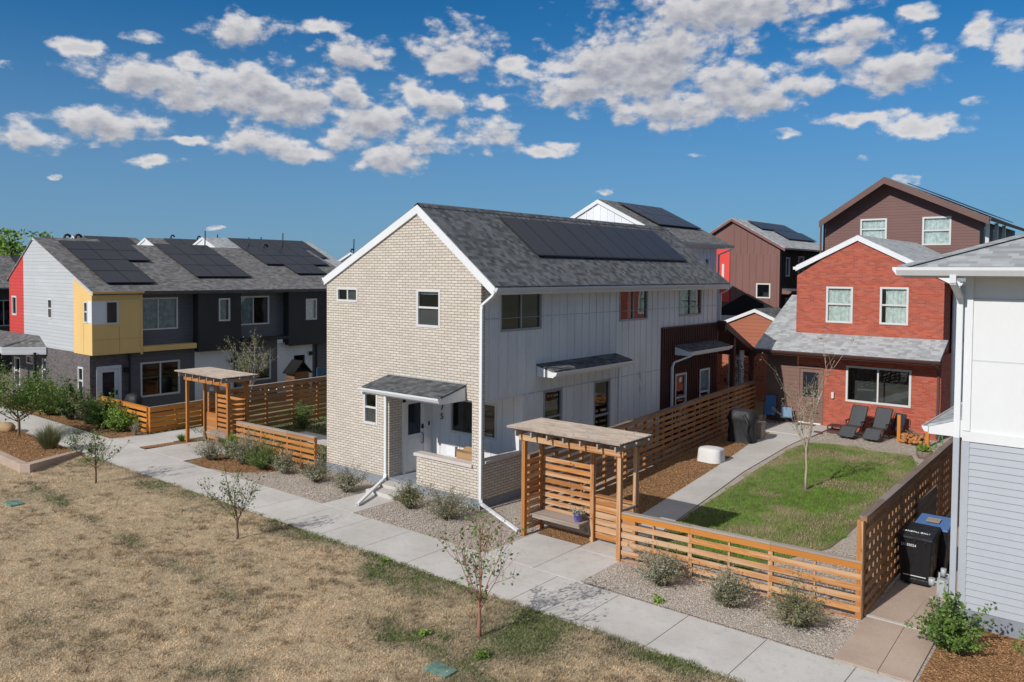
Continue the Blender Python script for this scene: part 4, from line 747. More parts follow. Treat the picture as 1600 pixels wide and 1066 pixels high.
mb.box(XF-.45, XF+.12, 5.5, 8.15, 2.93, 3.08); mb.bar((XF+.05, 5.7, 2.93), (XF-.3, 5.7, 2.5), .08, .08); mb.build('charcoal_box', [M_dark, M_room], T)
for a in dk: window(T, ed, *a, style='fixed', fm=M_frame, curtain=[(.05, .75)], screen=False)
mb = MB(); wall(mb, eg, 3.3, 5.3, 0, 2.75, []); mb.build('white_entry_wall', M_porchw, T); mb = MB(); wall(mb, eg, 7.75, 9.9, 0, 2.72, [(8.75, 9.45, .1, 2.0, 'x')]); mb.build('white_entry_wall', [M_porchw, M_room], T)
mb = MB(); eg.box(mb, -1.12, -1.0, -.05, .04, .1, 2.27); eg.box(mb, -.2, -.08, -.05, .04, .1, 2.27); eg.box(mb, -1.12, -.08, -.05, .041, 2.14, 2.27); eg.box(mb, -1.0, -.86, -.05, 0, .1, 2.14); eg.box(mb, -.36, -.2, -.05, 0, .1, 2.14); eg.box(mb, -.86, -.36, -.05, 0, .1, .35); eg.box(mb, -.86, -.36, -.05, 0, 2.0, 2.14); td = mb.build('glass_door', M_white, T)
mb = MB(); eg.quad(mb, -.86, -.36, .35, 2.0, -.03); mb.build('door_glass', MT['dark_glass'], td); mb = MB(); eg.box(mb, -.30, -.26, 0, .06, 1.0, 1.2); mb.build('door_handle', M_black, td)
for y in (.1, 9.75, 5.1): mb = MB(); eg.box(mb, y-.07, y+.07, 0, .14, 1.95, 2.15); mb.build('wall_lamp', M_black, T)
mb = MB(); y0, y1 = YG-.04, 13.55
xl = -25.95; ys = 1.5; mb.slab([(-26.57, y0, 7.86), (xl, y0, zt_(xl)), (xl, ys, zt_(xl)), (-26.57, ys, 7.86)], .1); mb.slab([(xl, y0, zt_(xl)), (XF+.18, y0, zt_(XF+.18)), (XF+.18, y1, zt_(XF+.18)), (xl, y1, zt_(xl))], .1); mb.slab([(-29.9, y0, zt_(-29.9)), (-26.57, y0, 7.86), (-26.57, ys, 7.86), (-29.9, ys, zt_(-29.9))], .1); mb.slab([(-29.9, ys, 5.4), (xl, ys, zt_(xl)), (xl, y1, zt_(xl)), (-29.9, y1, 5.4)], .1); tr_ = mb.build('roof', M_shm, T)
Z = lambda x: zt_(x)+.02; rows = []
X_ = [-25.92, -24.8, -23.58, -22.25, -20.95]
for j, nc in enumerate((3, 3, 2, 2)): rows += [(X_[j], X_[j+1]-.03, -.55+1.07*i, -.55+1.07*(i+1)) for i in range(nc)]
for j in range(3): rows += [(-25.9+1.42*j, -25.9+1.42*(j+1)-.03, 3.95+.99*i, 3.95+.99*(i+1)) for i in range(3)]
for j in range(2): rows += [(-25.9+1.27*j, -25.9+1.27*(j+1)-.03, 8.9+1.04*i, 8.9+1.04*(i+1)) for i in range(4)]
rows += [(-23.36, -22.1, 9.95+1.0*i, 9.95+1.0*(i+1)) for i in range(2)]
panels(tr_, Z, rows)
mb = MB(); rake(mb, (-26.57, 7.84), (XF+.18, zt_(XF+.18)-.02), YG-.065, .10, .03); mb.build('grey_rake', M_greylap, T); mb = MB(); rake(mb, (-29.9, zt_(-29.9)-.02), (-26.57, 7.84), YG-.03, .06, .03); mb.build('rust_rake', M_brownbb, T)
gutter(T, (XF+.16, YG-.1, 5.46), (XF+.16, .7, 5.46), M_yellow, .1); gutter(T, (XF+.16, .7, 5.46), (XF+.16, 13.5, 5.46), M_dgrey, .1)
downspout(T, [(-20.6, .25, 2.8), (-20.62, .25, .1)], M_dark); downspout(T, [(-20.6, 5.35, 2.8), (-20.62, 5.35, .1)], M_dark); downspout(T, [(-20.6, 10.1, 2.8), (-20.62, 10.1, .1)], M_dark)
# side porch roof at the far left
mb = MB(); mb.hexa([(-33, -2.75, 2.80), (-26.4, -2.75, 2.80), (-25.15, YG, 2.80), (-33, YG, 2.8), (-33, -2.75, 2.88), (-26.4, -2.75, 2.88), (-26.0, YG, 3.3), (-33, YG, 3.3)]); ap = mb.build('side_porch_roof', M_shm, T)
mb = MB(); mb.box(-33, -26.4, -2.8, -2.76, 2.55, 2.84); mb.hexa([(-26.4, -2.8, 2.5), (-26.35, -2.8, 2.5), (-25.1, YG-.05, 2.5), (-25.2, YG-.05, 2.5), (-26.4, -2.8, 2.84), (-26.35, -2.8, 2.84), (-25.1, YG-.05, 2.84), (-25.2, YG-.05, 2.84)]); mb.box(-27.6, -27.45, -2.7, -2.55, 0, 2.6); mb.build('porch_fascia', M_greylap, ap)
mb = MB(); mb.box(-27.5, -27.38, -2.72, -2.6, 0, 2.55); mb.build('porch_post', M_frame, ap); mb = MB(); mb.box(-25.36, -25.26, YG-.5, YG-.4, 0, 2.6); mb.build('porch_post', M_dark, ap)
def vent(parent, x, y, z, h, r=.03, hook=False):
    mb = MB()
    if hook:
        pts = [(x, y, z), (x, y, z+h)]+[(x, y+.14-.14*math.cos(a), z+h+.14*math.sin(a)) for a in (R(45), R(90), R(135), R(180))]; mb.tube(pts, .06, 8)
    else: mb.tube([(x, y, z), (x+.02, y+.01, z+h)], r, 6)
    mb.build('vent_pipe', M_dark, parent)
for y, h_, hk in ((.05, .2, True), (.55, .22, True), (2.0, .3, False), (2.9, .25, False), (6.9, 1.0, False), (9.55, .75, False), (10.5, .25, True), (11.8, 1.1, False)): vent(T, -26.75 if y < 1.5 else -26.1, y, 7.7 if y < 1.5 else 7.5, h_, .035, hk)
# ------------------------------------------------------------------ distant houses
def far_house(label, xr, y0, y1, zr_, w, wl, mwall, pan, cat='house', vents=()):
    RM_ = M_shl if xr == -42 else M_shm
    o = thing('distant_house', label, cat, (xr, y0, 0), 'far houses behind the townhouse row'); s1 = .42
    mb = MB(); mb.face([(xr-wl, y0, 0), (xr+w, y0, 0), (xr+w, y0, zr_-w*s1), (xr, y0, zr_-.06), (xr-wl, y0, zr_-wl*s1)], (0, -1, 0)); mb.face([(xr+w, y0, 0), (xr+w, y1, 0), (xr+w, y1, zr_-w*s1), (xr+w, y0, zr_-w*s1)], (1, 0, 0)); mb.build('wall', mwall, o)
    mb = MB(); mb.slab([(xr, y0-.02, zr_), (xr+w+.3, y0-.02, zr_-(w+.3)*s1), (xr+w+.3, y1, zr_-(w+.3)*s1), (xr, y1, zr_)], .1); mb.slab([(xr-wl-.3, y0-.02, zr_-(wl+.3)*s1), (xr, y0-.02, zr_), (xr, y1, zr_), (xr-wl-.3, y1, zr_-(wl+.3)*s1)], .1); r = mb.build('roof', RM_, o)
    mb = MB(); rake(mb, (xr, zr_), (xr+w+.3, zr_-(w+.3)*s1), y0-.05, .12, .03); rake(mb, (xr-wl-.3, zr_-(wl+.3)*s1), (xr, zr_), y0-.051, .2, .03); mb.build('trim', M_white, o)
    panels(r, lambda x: zr_-s1*(x-xr)+.04, [(xr+.3+1.7*j, xr+.3+1.7*(j+1)-.03, pan[0]+1.15*i, pan[0]+1.15*(i+1)) for i in range(pan[1]) for j in range(pan[2])])
    for (y, h_, hk) in vents: vent(o, xr-.1, y, zr_-.05, h_, .05, hk)
    return o
far_house('far house with pointed white gable and long solar roof behind the townhouse row', -42, 15.7, 25.4, 8.86, 5.5, 5, M_white, (17.6, 6, 2), vents=((17., .3, False), (20.8, .25, False)))
far_house('far house with small white gable behind the middle solar group of the townhouse roof', -46, 13.3, 19.6, 8.8, 5.5, 5, M_white, (14.6, 4, 2), vents=((15.4, .2, True), (17.6, .2, True)))
far_house('far grey roof with solar panels between the townhouse roof and the cream gable', -40, 28.2, 40, 8.0, 5.5, 5, M_dgrey, (28.5, 8, 3), vents=((28.6, 1.2, False), (28.3, .2, True), (31.6, 1.3, False), (31.2, .2, True)))
far_house('far flat looking dark roof just left of the small white gable', -52, 10.5, 15.5, 9.0, 5.5, 5, M_dgrey, (11.2, 3, 2))
DH = thing('dark_house', 'dark sided house with grey roof at the left edge beyond the red gable wall', 'house', (-45, 0, 0))
mb = MB(); wall(mb, Fr('E', -42.), -6, 6, 0, 5.2, [(1.2, 3.6, 2.8, 4.4)]); mb.face([(-50, -6, 0), (-42, -6, 0), (-42, -6, 5.2), (-46, -6, 7), (-50, -6, 5.2)], (0, -1, 0)); mb.build('wall', [M_dark, M_room], DH); window(DH, Fr('E', -42.), 1.2, 3.6, 2.8, 4.4, style='slider', fm=M_gframe, screen=False)
mb = MB(); mb.slab([(-46, -6, 7.25), (-41.6, -6, 5.2), (-41.6, 8, 5.2), (-46, 8, 7.25)], .1); mb.slab([(-50.4, -6, 5.2), (-46, -6, 7.25), (-46, 8, 7.25), (-50.4, 8, 5.2)], .1); rr_ = mb.build('roof', M_shm, DH); panels(rr_, lambda x: 7.25-.466*(x+46)+.04, [(-45.8, -44.2, 4.0+1.1*i, 5.1+1.1*i) for i in range(3)]); vent(DH, -46, 4.2, 7.2, .3, .06, True); vent(DH, -46, 5.2, 7.2, .3, .06, True)

# ------------------------------------------------------------------ pergolas
def pergola(label, x0, x1, bench, group, mw, mirror=False):
    """x0..x1 posts, front posts at y=-.82, rear posts at y=-.1"""
    o = thing('pergola', label, 'pergola', ((x0+x1)/2, -.45, 0), group); yf, yr = -.82, -.12
    for x in (x0, x1):
        for y in (yf, yr):
            mb = MB(True); mb.box(x-.05, x+.05, y-.05, y+.05, 0, 2.46); mb.build('post', M_wood if x == x0 else mw, o)
    xm = bench[1] if bench[1] < x1 else bench[0]
    mb = MB(True); mb.box(xm-.05, xm+.05, yr-.05, yr+.05, 0, 2.46); mb.build('post', mw, o)
    bl_, br__ = (bench[0], bench[1])
    for y in (yf, yr):
        mb = MB(True); mb.box(x0-.12, x1+.12, y-.075 if y == yf else y+.052, y-.052 if y == yf else y+.075, 2.34, 2.48); mb.build('beam', mw, o)
    mb = MB(True); n = 7
    for i in range(n): x = x0-.05+(x1-x0+.1)*i/(n-1); mb.box(x-.02, x+.02, -1.12, .18, 2.485, 2.60)
    mb.build('rafters', M_woodg, o)
    mb = MB(True)
    for y in (-1.0, -.5, .05): mb.box(x0-.25, x1+.25, y-.025, y+.025, 2.603, 2.64)
    mb.build('purlins', M_woodg, o)
    mb = MB(); N = 84; ya, yb = -1.16, .24; xs0, xs1 = x0-.29, x1+.2; pr = None; k0 = []
    for i in range(N+1):
        y = ya+(yb-ya)*i/N; z = 2.69+.017*math.sin(i*math.pi/2.)
        if pr: 
            mb.face([(xs0, pr[0], pr[1]), (xs1, pr[0], pr[1]), (xs1, y, z), (xs0, y, z)], (0, 0, 1)); mb.face([(xs0, pr[0], pr[1]-.012), (xs1, pr[0], pr[1]-.012), (xs1, y, z-.012), (xs0, y, z-.012)], (0, 0, -1))
        pr = (y, z)
    mb.box(xs0, xs1, ya-.004, ya, 2.655, 2.70)
    mb.build('corrugated_roof', M_corr, o)
    mb = MB(True); z = .12
    while z < 1.86: mb.box(bl_+.052, br__-.052, yr-.02, yr+.02, z, z+.105); z += .178
    mb.build('slat_screen', mw, o)
    xs_ = x0 if not mirror else x1
    mb = MB(True); z = .12; e_ = -.01
    while z < 1.86: mb.box(xs_-.02, xs_+.02, yf+.052, yr-.052, z, z+.105); z += .178
    mb.build('side_slats', mw, o)
    mb = MB(True); b0, b1 = bl_+.06, br__-.06
    for i in range(4): mb.box(b0, b1, -.62+.12*i, -.62+.12*i+.11, .47, .505)
    for x in (b0+.2, b1-.1): mb.bar((x, -.55, .455), (x, -.14, .18), .05, .05)
    mb.box(b0, b1, -.60, -.57, .40, .468); mb.box(b0, b1, -.17, -.14, .15, .45)
    mb.build('bench', M_woodg, o)
    return o
def corr(t):
    n = t.noise(t.vm('MULTIPLY', POS(t), (1, 6, 1)), 2., 5, .65); c = t.mix(t.ramp(n, .3, .7), (.27, .215, .17, 1), (.42, .345, .28, 1)); c = t.mix(t.ramp(t.noise(POS(t), 9, 2), .66, .72, 0, .8), c, (.10, .07, .05, 1)); t.put(t.b.inputs['Base Color'], c)
M_corr = mat('corrugated_sheet', corr, rough=.8)
pergola('cedar entry pergola with corrugated roof and slatted bench beside the cream brick house', 2.17, 4.87, (2.17, 3.70), 'entry pergolas', M_woodf)
pergola('farther cedar pergola with small bench left of the cream gable, before the townhouse row', -13.76, -11.0, (-12.9, -11.0), 'entry pergolas', M_wood, True)

br9 = thing('dark_branch', 'dark curved branch hung under the nearer pergola roof above its slat screen', 'branch', (2.6, -.3, 2.1)); mb = MB(); mb.tube([(2.35, -.3, 2.02), (2.7, -.32, 2.10), (3.05, -.35, 2.2), (3.3, -.38, 2.24)], [.03, .035, .03, .02], 7); mb.build('branch_stem', M_capd, br9); mb = MB()
for xx in (2.5, 3.2): mb.tube([(xx, -.34, 2.1), (xx, -.34, 2.5)], .004, 4)
mb.build('wire', M_black, br9)
# ------------------------------------------------------------------ fences
def fence(name, label, p0, p1, zt, zb, boards, bh, mw, mcap, posts, cats='fence', thin=0, both=False, cap=.14, side=1, group=None, z1=None, topm=None):
    a = Vector((p0[0], p0[1], 0)); b = Vector((p1[0], p1[1], 0)); d = (b-a); Ln = d.length; d.normalize(); n = Vector((d.y, -d.x, 0))*side
    o = thing(name, label, cats, a.lerp(b, .5), group); z1 = zt if z1 is None else z1
    P = lambda s, off, z: a+d*s+n*off+Vector((0, 0, z+(z1-zt)*(s/Ln)))
    def bx(mb, s0, s1, o0, o1, za, zb_): mb.hexa([P(s0, o0, za), P(s1, o0, za), P(s1, o1, za), P(s0, o1, za), P(s0, o0, zb_), P(s1, o0, zb_), P(s1, o1, zb_), P(s0, o1, zb_)])
    rnd = random.Random(int(abs(p0[0])*100)+int(zt*10))
    for i in range(posts):
        s = Ln*i/(posts-1); mb = MB(True); bx(mb, max(0, s-.045), min(Ln, s+.045), -.045, .045, -.05, zt-.03); mb.build('post', mw, o)
    mb = MB(True)
    if thin:
        for i in range(posts-1):
            for k in range(1, thin+1):
                s = Ln*(i+k/(thin+1))/(posts-1); bx(mb, s-.02, s+.02, -.025, .043, zb, zt-.03)
    pitch = (zt-.03-zb-bh)/(boards-1); seg = Ln/(posts-1)
    for k in range(boards):
        z = zb+pitch*k
        if topm and k == boards-1: mb.build('slats', mw, o); mb = MB(True)
        for i in range(posts-1):
            j = rnd.uniform(-.006, .006); bx(mb, seg*i+.002, seg*(i+1)-.002, .046, .068, z+j, z+bh+j)
            if both and k < boards-0: j = rnd.uniform(-.006, .006); bx(mb, seg*i+.002, seg*(i+1)-.002, -.068, -.046, z+j, z+bh+j)
    mb.build('top_board' if topm else 'slats', topm or mw, o)
    mb = MB(True)
    for i in range(posts-1): bx(mb, seg*i+.003, seg*(i+1)-.003, -cap/2, cap/2, zt-.028, zt+.01)
    mb.build('cap_rail', mcap, o)
    return o
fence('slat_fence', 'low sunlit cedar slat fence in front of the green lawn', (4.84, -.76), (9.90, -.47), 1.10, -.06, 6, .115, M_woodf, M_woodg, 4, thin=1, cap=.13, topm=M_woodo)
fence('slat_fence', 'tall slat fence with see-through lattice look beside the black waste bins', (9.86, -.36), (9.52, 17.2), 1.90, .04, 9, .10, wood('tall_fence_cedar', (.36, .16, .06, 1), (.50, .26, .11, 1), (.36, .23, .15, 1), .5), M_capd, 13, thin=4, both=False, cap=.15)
mb = MB(True); mb.box(9.86-.055, 9.86+.055, -.53, -.42, -.05, 1.86); q = mb.build('fence_corner_post', M_woodf); tag(q, 'pale square corner post where the low fence meets the tall lattice fence', 'post')
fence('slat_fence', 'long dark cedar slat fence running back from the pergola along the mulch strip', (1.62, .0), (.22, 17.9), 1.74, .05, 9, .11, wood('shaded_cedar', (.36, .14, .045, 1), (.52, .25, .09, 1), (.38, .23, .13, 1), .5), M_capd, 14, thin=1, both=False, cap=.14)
fence('slat_fence', 'low cedar slat fence between the farther pergola and the cream brick gable wall', (-10.95, -.5), (-6.66, -.36), 1.10, .0, 6, .115, M_wood, M_woodg, 4, thin=1, cap=.15)
fence('slat_fence', 'bright orange slat fence in front of the townhouse corner door', (-21.9, -.96), (-16.4, -1.0), 1.02, .04, 5, .12, M_woodo, M_woodo, 4, thin=0, cap=.12)
fence('slat_fence', 'orange slat fence return between the townhouse patio and the farther pergola', (-16.35, -1.0), (-16.75, 3.6), 1.02, .04, 5, .16, M_woodo, M_woodg, 5, cap=.12)
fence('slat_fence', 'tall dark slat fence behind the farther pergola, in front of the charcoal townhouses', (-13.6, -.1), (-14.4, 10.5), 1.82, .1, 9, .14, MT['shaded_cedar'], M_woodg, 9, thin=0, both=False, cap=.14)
mb = MB(True)
gt = thing('gate', 'low cedar slat gate between the pergola bench screen and the front fence', 'gate', (4.3, -.07, 0))
for i in range(6): mb.box(3.77, 4.82, -.10, -.075, .10+.165*i, .10+.165*i+.14)
mb.build('gate_slats', M_woodf, gt); mb = MB(True); mb.box(3.77, 4.82, -.075, -.035, .12, .2); mb.box(3.77, 4.82, -.074, -.034, .9, .98); mb.bar((3.8, -.055, .2), (4.78, -.055, .9), .04, .07); mb.box(3.77, 4.83, -.14, .0, 1.10, 1.135); mb.build('gate_frame', M_wood, gt)
mb = MB(True); mb.bar((4.87, -.76, 1.09), (4.87, -.1, 1.09), .1, .03); mb.build('side_rail', M_woodg, gt)
gt2 = thing('gate', 'closed plank gate in the farther pergola left of its bench', 'gate', (-13.3, -.1, 0)); mb = MB(True)
for i in range(6): mb.box(-13.7, -12.96, -.13, -.10, .10+.165*i, .10+.165*i+.155)
mb.build('gate_slats', M_wood, gt2)

# ------------------------------------------------------------------ small objects
def bin_(label, x, y, lidm):
    o = thing('waste_bin', label, 'waste bin', (x, y, 0), 'wheeled waste bins by the fence'); mb = MB(); w, d, h = .325, .38, 1.03
    mb.hexa([(x-w*.8, y-d*.75, .06), (x+w*.8, y-d*.75, .06), (x+w*.8, y+d*.8, .06), (x-w*.8, y+d*.8, .06), (x-w, y-d, h), (x+w, y-d, h), (x+w, y+d, h), (x-w, y+d, h)])
    mb.box(x-w*1.04, x+w*1.04, y-d*1.05, y+d*1.04, h-.05, h); mb.box(x-w*.83, x+w*.83, y-d*.85, y+d*.8, .07, .17)
    for i in (-.2, 0, .2): mb.box(x+i-.02, x+i+.02, y-d*1.03, y-d*.95, h-.14, h-.05)
    mb.build('body', M_black, o, bevel=.015)
    mb = MB(); mb.hexa([(x-w*1.08, y-d*1.12, h+.0), (x+w*1.08, y-d*1.12, h+.0), (x+w*1.08, y+d*1.1, h+.03), (x-w*1.08, y+d*1.1, h+.03), (x-w*1.02, y-d*1.05, h+.03), (x+w*1.02, y-d*1.05, h+.03), (x+w*1.0, y+d*1.05, h+.1), (x-w*1.0, y+d*1.05, h+.1)]); lid = mb.build('lid', lidm, o, bevel=.012)
    for sx in (-1, 1):
        mb = MB(); mb.tube([(x+sx*(w*.84), y+d*.78, .12), (x+sx*(w*.84+.05), y+d*.78, .12)], .12, 18); mb.build('wheel', M_black, o)
    mb = MB(); mb.tube([(x-w*.7, y+d*1.12, h), (x+w*.7, y+d*1.12, h)], .015, 8); mb.build('handle', M_black, o)
    return o, lid
M_bluelid = mat('blue_plastic', lambda t: t.put(t.b.inputs['Base Color'], t.mix(t.noise(POS(t), 4, 3), (.06, .14, .34, 1), (.11, .22, .46, 1))), rough=.45)
bk, lidk = bin_('black lidded wheeled waste bin in front, between lattice fence and blue grey wall', 10.27, 2.22, M_black)
text(lidk, 'LANDFILL ONLY', .07, (10.27, 2.0, 1.10), (R(8), 0, 0), M_white, 'lid_lettering'); text(bk, 'D1 03024', .07, (10.16, 2.22-.372, .84), (R(85), 0, 0), M_white, 'front_lettering')
mb = MB(); mb.box(10.05, 10.48, 1.915, 1.925, .21, .225); mb.build('front_strip', M_white, bk)
bb_, lidb = bin_('blue lidded wheeled bin standing behind the black lidded bin', 10.38, 3.08, M_bluelid)
mb = MB(); mb.hexa([(10.24, 2.95, 1.107), (10.50, 2.95, 1.107), (10.50, 3.2, 1.131), (10.24, 3.2, 1.131), (10.24, 2.95, 1.115), (10.50, 2.95, 1.115), (10.50, 3.2, 1.139), (10.24, 3.2, 1.139)]); mb.build('lid_sticker', M_woodg, lidb)
mb = MB(); mb.box(9.93, 9.97, 3.6, 5.4, .05, 1.35); tag(mb.build('leaning_board', M_capd), 'plain brown board leaning on the lattice fence behind the bins', 'board')
mb = MB(); mb.box(10.55, 10.75, 5., 5.9, .0, 1.35); tag(mb.build('utility_cabinet', M_metalg, bevel=.02), 'grey utility cabinet behind the bins beside the blue grey house', 'cabinet')
gm = thing('gas_meter', 'grey gas meter with pipes at the foot of the blue grey house corner', 'meter', (10.98, 1.0, 0))
mb = MB(); mb.tube([(10.98, .95, .28), (10.98, .95, .62)], .11, 16); mb.tube([(10.98, .86, .42), (10.98, 1.06, .42)], .09, 16); mb.box(10.88, 11.08, .88, 1.0, .3, .6); mb.build('meter_body', M_metalg, gm, bevel=.01)
mb = MB(); mb.tube([(10.91, .97, 0), (10.91, .97, .72), (11.06, .97, .72), (11.06, .97, .6)], .02, 8); mb.tube([(10.72, .97, .52), (11.16, .97, .52)], .018, 8); mb.tube([(10.78, .97, .45), (10.78, .97, .58)], .06, 12); mb.tube([(10.98, .95, .68), (10.98, .95, .82)], .05, 12); mb.build('pipes', M_metalg, gm)
fp = thing('flower_pot', 'purple flower pot with green plant on the pergola bench', 'flower pot', (3.48, -.42, .505))
mb = MB(); mb.lathe((3.48, -.42, .505), [(.075, 0), (.09, .06), (.105, .16), (.118, .165), (.118, .195), (.10, .195), (.095, .17)], 20); mb.build('pot', mat('purple_glaze', col=(.13, .11, .36), rough=.35, spec=.5), fp)

rng = np.random.default_rng(7)
def leaves(pts, size, seed=0, flat=.6, asp=.5):
    """diamond leaves at given points: V, F (quads)"""
    r = np.random.default_rng(seed); n = len(pts); d = r.normal(size=(n, 3)); d[:, 2] *= flat; d /= np.linalg.norm(d, axis=1)[:, None]
    q = r.normal(size=(n, 3)); s = np.cross(d, q); s /= np.linalg.norm(s, axis=1)[:, None]+1e-9; sz = size*r.uniform(.6, 1.3, n)[:, None]
    up = np.cross(s, d)
    V = np.stack([pts, pts+d*sz*.5+s*sz*asp*.5+up*sz*.06, pts+d*sz, pts+d*sz*.5-s*sz*asp*.5+up*sz*.06], 1).reshape(-1, 3); F = np.arange(n*4).reshape(n, 4)
    return V, F
def foliage(name, pts, size, m, parent, seed=0, flat=.6, asp=.5):
    V, F = leaves(np.array(pts), size, seed, flat, asp); return arrmesh(name, V, F, m, parent, 4)
foliage('foliage', [(3.48+rng.normal(0, .075), -.42+rng.normal(0, .075), .70+abs(rng.normal(0, .06))) for _ in range(220)], .06, M_leafS, fp)
# covered grill, covered fire table, patio furniture
cg = thing('covered_grill', 'tall grill under a black cover beside the dark fence', 'grill', (1.75, 13.1, 0))
def cloth(mb, x, y, prof, sx, sy, seed, k=40): mb.lathe((x, y, 0), prof, k, 0, sx, sy, .035, seed, 5)
mb = MB(); cloth(mb, 1.75, 13.1, [(.60, .02), (.57, .12), (.58, .35), (.54, .7), (.60, .86), (.62, .95), (.56, 1.05), (.50, 1.18), (.42, 1.24), (.15, 1.27), (.01, 1.27)], .88, .6, 3); mb.tube([(1.95, 12.73, 1.1), (2.12, 12.75, .8), (2.05, 12.7, .5), (2.2, 12.76, .1)], [.07, .05, .09, .05], 8); mb.build('cover', M_blackcloth, cg)
bx_ = thing('deck_box', 'pale grey box standing behind the covered grill', 'storage box', (1.95, 14.0, 0)); mb = MB(); mb.box(1.62, 2.2, 13.85, 14.25, .02, .62); mb.build('box_body', M_woodg, bx_, bevel=.02); mb = MB(); mb.box(1.6, 2.22, 13.83, 14.27, .62, .66); mb.build('lid', M_woodg, bx_, bevel=.01)
ct = thing('covered_fire_table', 'squat round table under a pale grey cover beside the garden path', 'covered table', (2.26, 9.35, 0)); mb = MB(); mb.lathe((2.26, 9.35, 0), [(.43, .02), (.415, .2), (.40, .40), (.38, .455), (.2, .485), (.01, .49)], 48, 0, 1, .95, .03, 5, 3.2)
mb.build('cover', painted('pale_cover_cloth', (.66, .65, .63, 1), .8, .1), ct)
M_mesh = painted('dark_mesh_fabric', (.06, .063, .068, 1), .7, .2); M_tubem = mat('chair_tube', col=(.05, .05, .055), rough=.35, metal=.6)
def lounger(label, x, y, rz, mf, loc_group=None):
    o = thing('reclining_chair', label, 'lounge chair', (x, y, 0), loc_group, rz)
    def build(name, mb, m): q = mb.build(name, m); q.parent = o; return q
    mb = MB(); w = .29
    mb.hexa([(-w, .1, .44), (w, .1, .44), (w, .12, .42), (-w, .12, .42), (-w, .52, 1.16), (w, .52, 1.16), (w, .54, 1.14), (-w, .54, 1.14)]); build('backrest', mb, mf)
    mb = MB(); mb.hexa([(-w, -.42, .44), (w, -.42, .44), (w, .1, .40), (-w, .1, .40), (-w, -.42, .46), (w, -.42, .46), (w, .1, .42), (-w, .1, .42)]); build('seat', mb, mf)
    mb = MB(); mb.hexa([(-w, -.78, .10), (w, -.78, .10), (w, -.44, .43), (-w, -.44, .43), (-w, -.80, .12), (w, -.80, .12), (w, -.46, .45), (-w, -.46, .45)]); build('leg_rest', mb, mf)
    mb = MB()
    for s in (-1, 1):
        X = s*(w+.02); mb.tube([(X, -.80, .11), (X, -.43, .45), (X, .10, .42), (X, .54, 1.17)], .013, 6); mb.tube([(X, -.55, .02), (X, .0, .6), (X, .35, .62)], .013, 6); mb.tube([(X, .5, .02), (X, -.1, .6)], .013, 6); mb.box(X-.025, X+.025, -.15, .35, .62, .64)
    mb.tube([(-w, .54, 1.17), (w, .54, 1.17)], .013, 6); mb.tube([(-w, -.55, .02), (w, -.55, .02)], .013, 6); mb.tube([(-w, .5, .02), (w, .5, .02)], .013, 6); mb.tube([(-w, -.8, .11), (w, -.8, .11)], .013, 6); build('frame', mb, M_tubem)
    return o
lounger('black mesh reclining chair at the red brick wall, the one nearer the front door', 4.72, 17.0, R(-8), M_mesh, 'black reclining chairs')
lounger('black mesh reclining chair at the red brick wall, the one nearer the firewood', 5.62, 17.05, R(-8), M_mesh, 'black reclining chairs')
M_bluef = painted('blue_fabric', (.07, .17, .33, 1), .75, .15)
def folded(label, x, y, rz, mf, hi=1.0, lean=.25, name='folding_chair'):
    o = thing(name, label, 'folding chair', (x, y, 0), None, rz)
    def build(nm, mb, m): q = mb.build(nm, m); q.parent = o
    mb = MB(); w = .24; mb.hexa([(-w, 0, hi*.45), (w, 0, hi*.45), (w, .03, hi*.45), (-w, .03, hi*.45), (-w*.85, lean, hi), (w*.85, lean, hi), (w*.85, lean+.03, hi), (-w*.85, lean+.03, hi)]); build('backrest', mb, mf)
    mb = MB(); mb.hexa([(-w, -.12, .30), (w, -.12, .30), (w, 0, hi*.43), (-w, 0, hi*.43), (-w, -.14, .33), (w, -.14, .33), (w, -.02, hi*.45), (-w, -.02, hi*.45)]); build('seat', mb, mf)
    mb = MB()
    for s in (-1, 1): X = s*(w+.02); mb.tube([(X, -.2, .02), (X, lean, hi)], .013, 6); mb.tube([(X, .3, .02), (X, -.05, hi*.5)], .013, 6); mb.tube([(X, -.2, hi*.55), (X, .15, hi*.58)], .013, 6)
    mb.tube([(-w, -.2, .02), (w, -.2, .02)], .012, 6); mb.tube([(-w, lean, hi), (w, lean, hi)], .012, 6); build('frame', mb, M_tubem)
    return o
folded('tall blue folding lounger standing upright in the shade at the brown siding corner', .95, 17.9, R(10), M_bluef, 1.15, .2)
folded('small pale blue folding chair by the red house door step', 1.72, 17.75, R(25), painted('pale_blue_fabric', (.19, .30, .42, 1), .75, .15), .72, .15)
folded('dark blue folded chair leaning behind the black recliners', 6.12, 17.85, R(-20), painted('navy_fabric', (.02, .03, .06, 1), .75, .15), .95, .15)
st = thing('storage_crate', 'low reddish brown slatted crate on the gravel beside the patio', 'crate', (3.95, 17.3, 0)); mb = MB(True); mb.box(3.65, 4.25, 17.0, 17.6, .0, .12)
for i in range(5): mb.box(3.66+.12*i, 3.66+.12*i+.10, 17.0, 17.6, .28, .31)
mb.build('slats', wood('maroon_wood', (.10, .035, .03, 1), (.16, .06, .05, 1), (.12, .08, .07, 1)), st); mb = MB(True)
for xx in (3.68, 4.2):
    for yy in (17.03, 17.55): mb.box(xx-.025, xx+.025, yy-.025, yy+.025, .12, .28)
mb.box(3.3, 3.62, 16.5, 16.62, .0, .1); mb.build('frame', MT['maroon_wood'], st)
fw_ = thing('firewood_rack', 'orange timber firewood rack with split logs against the red brick wall', 'firewood rack', (6.85, 17.1, 0))
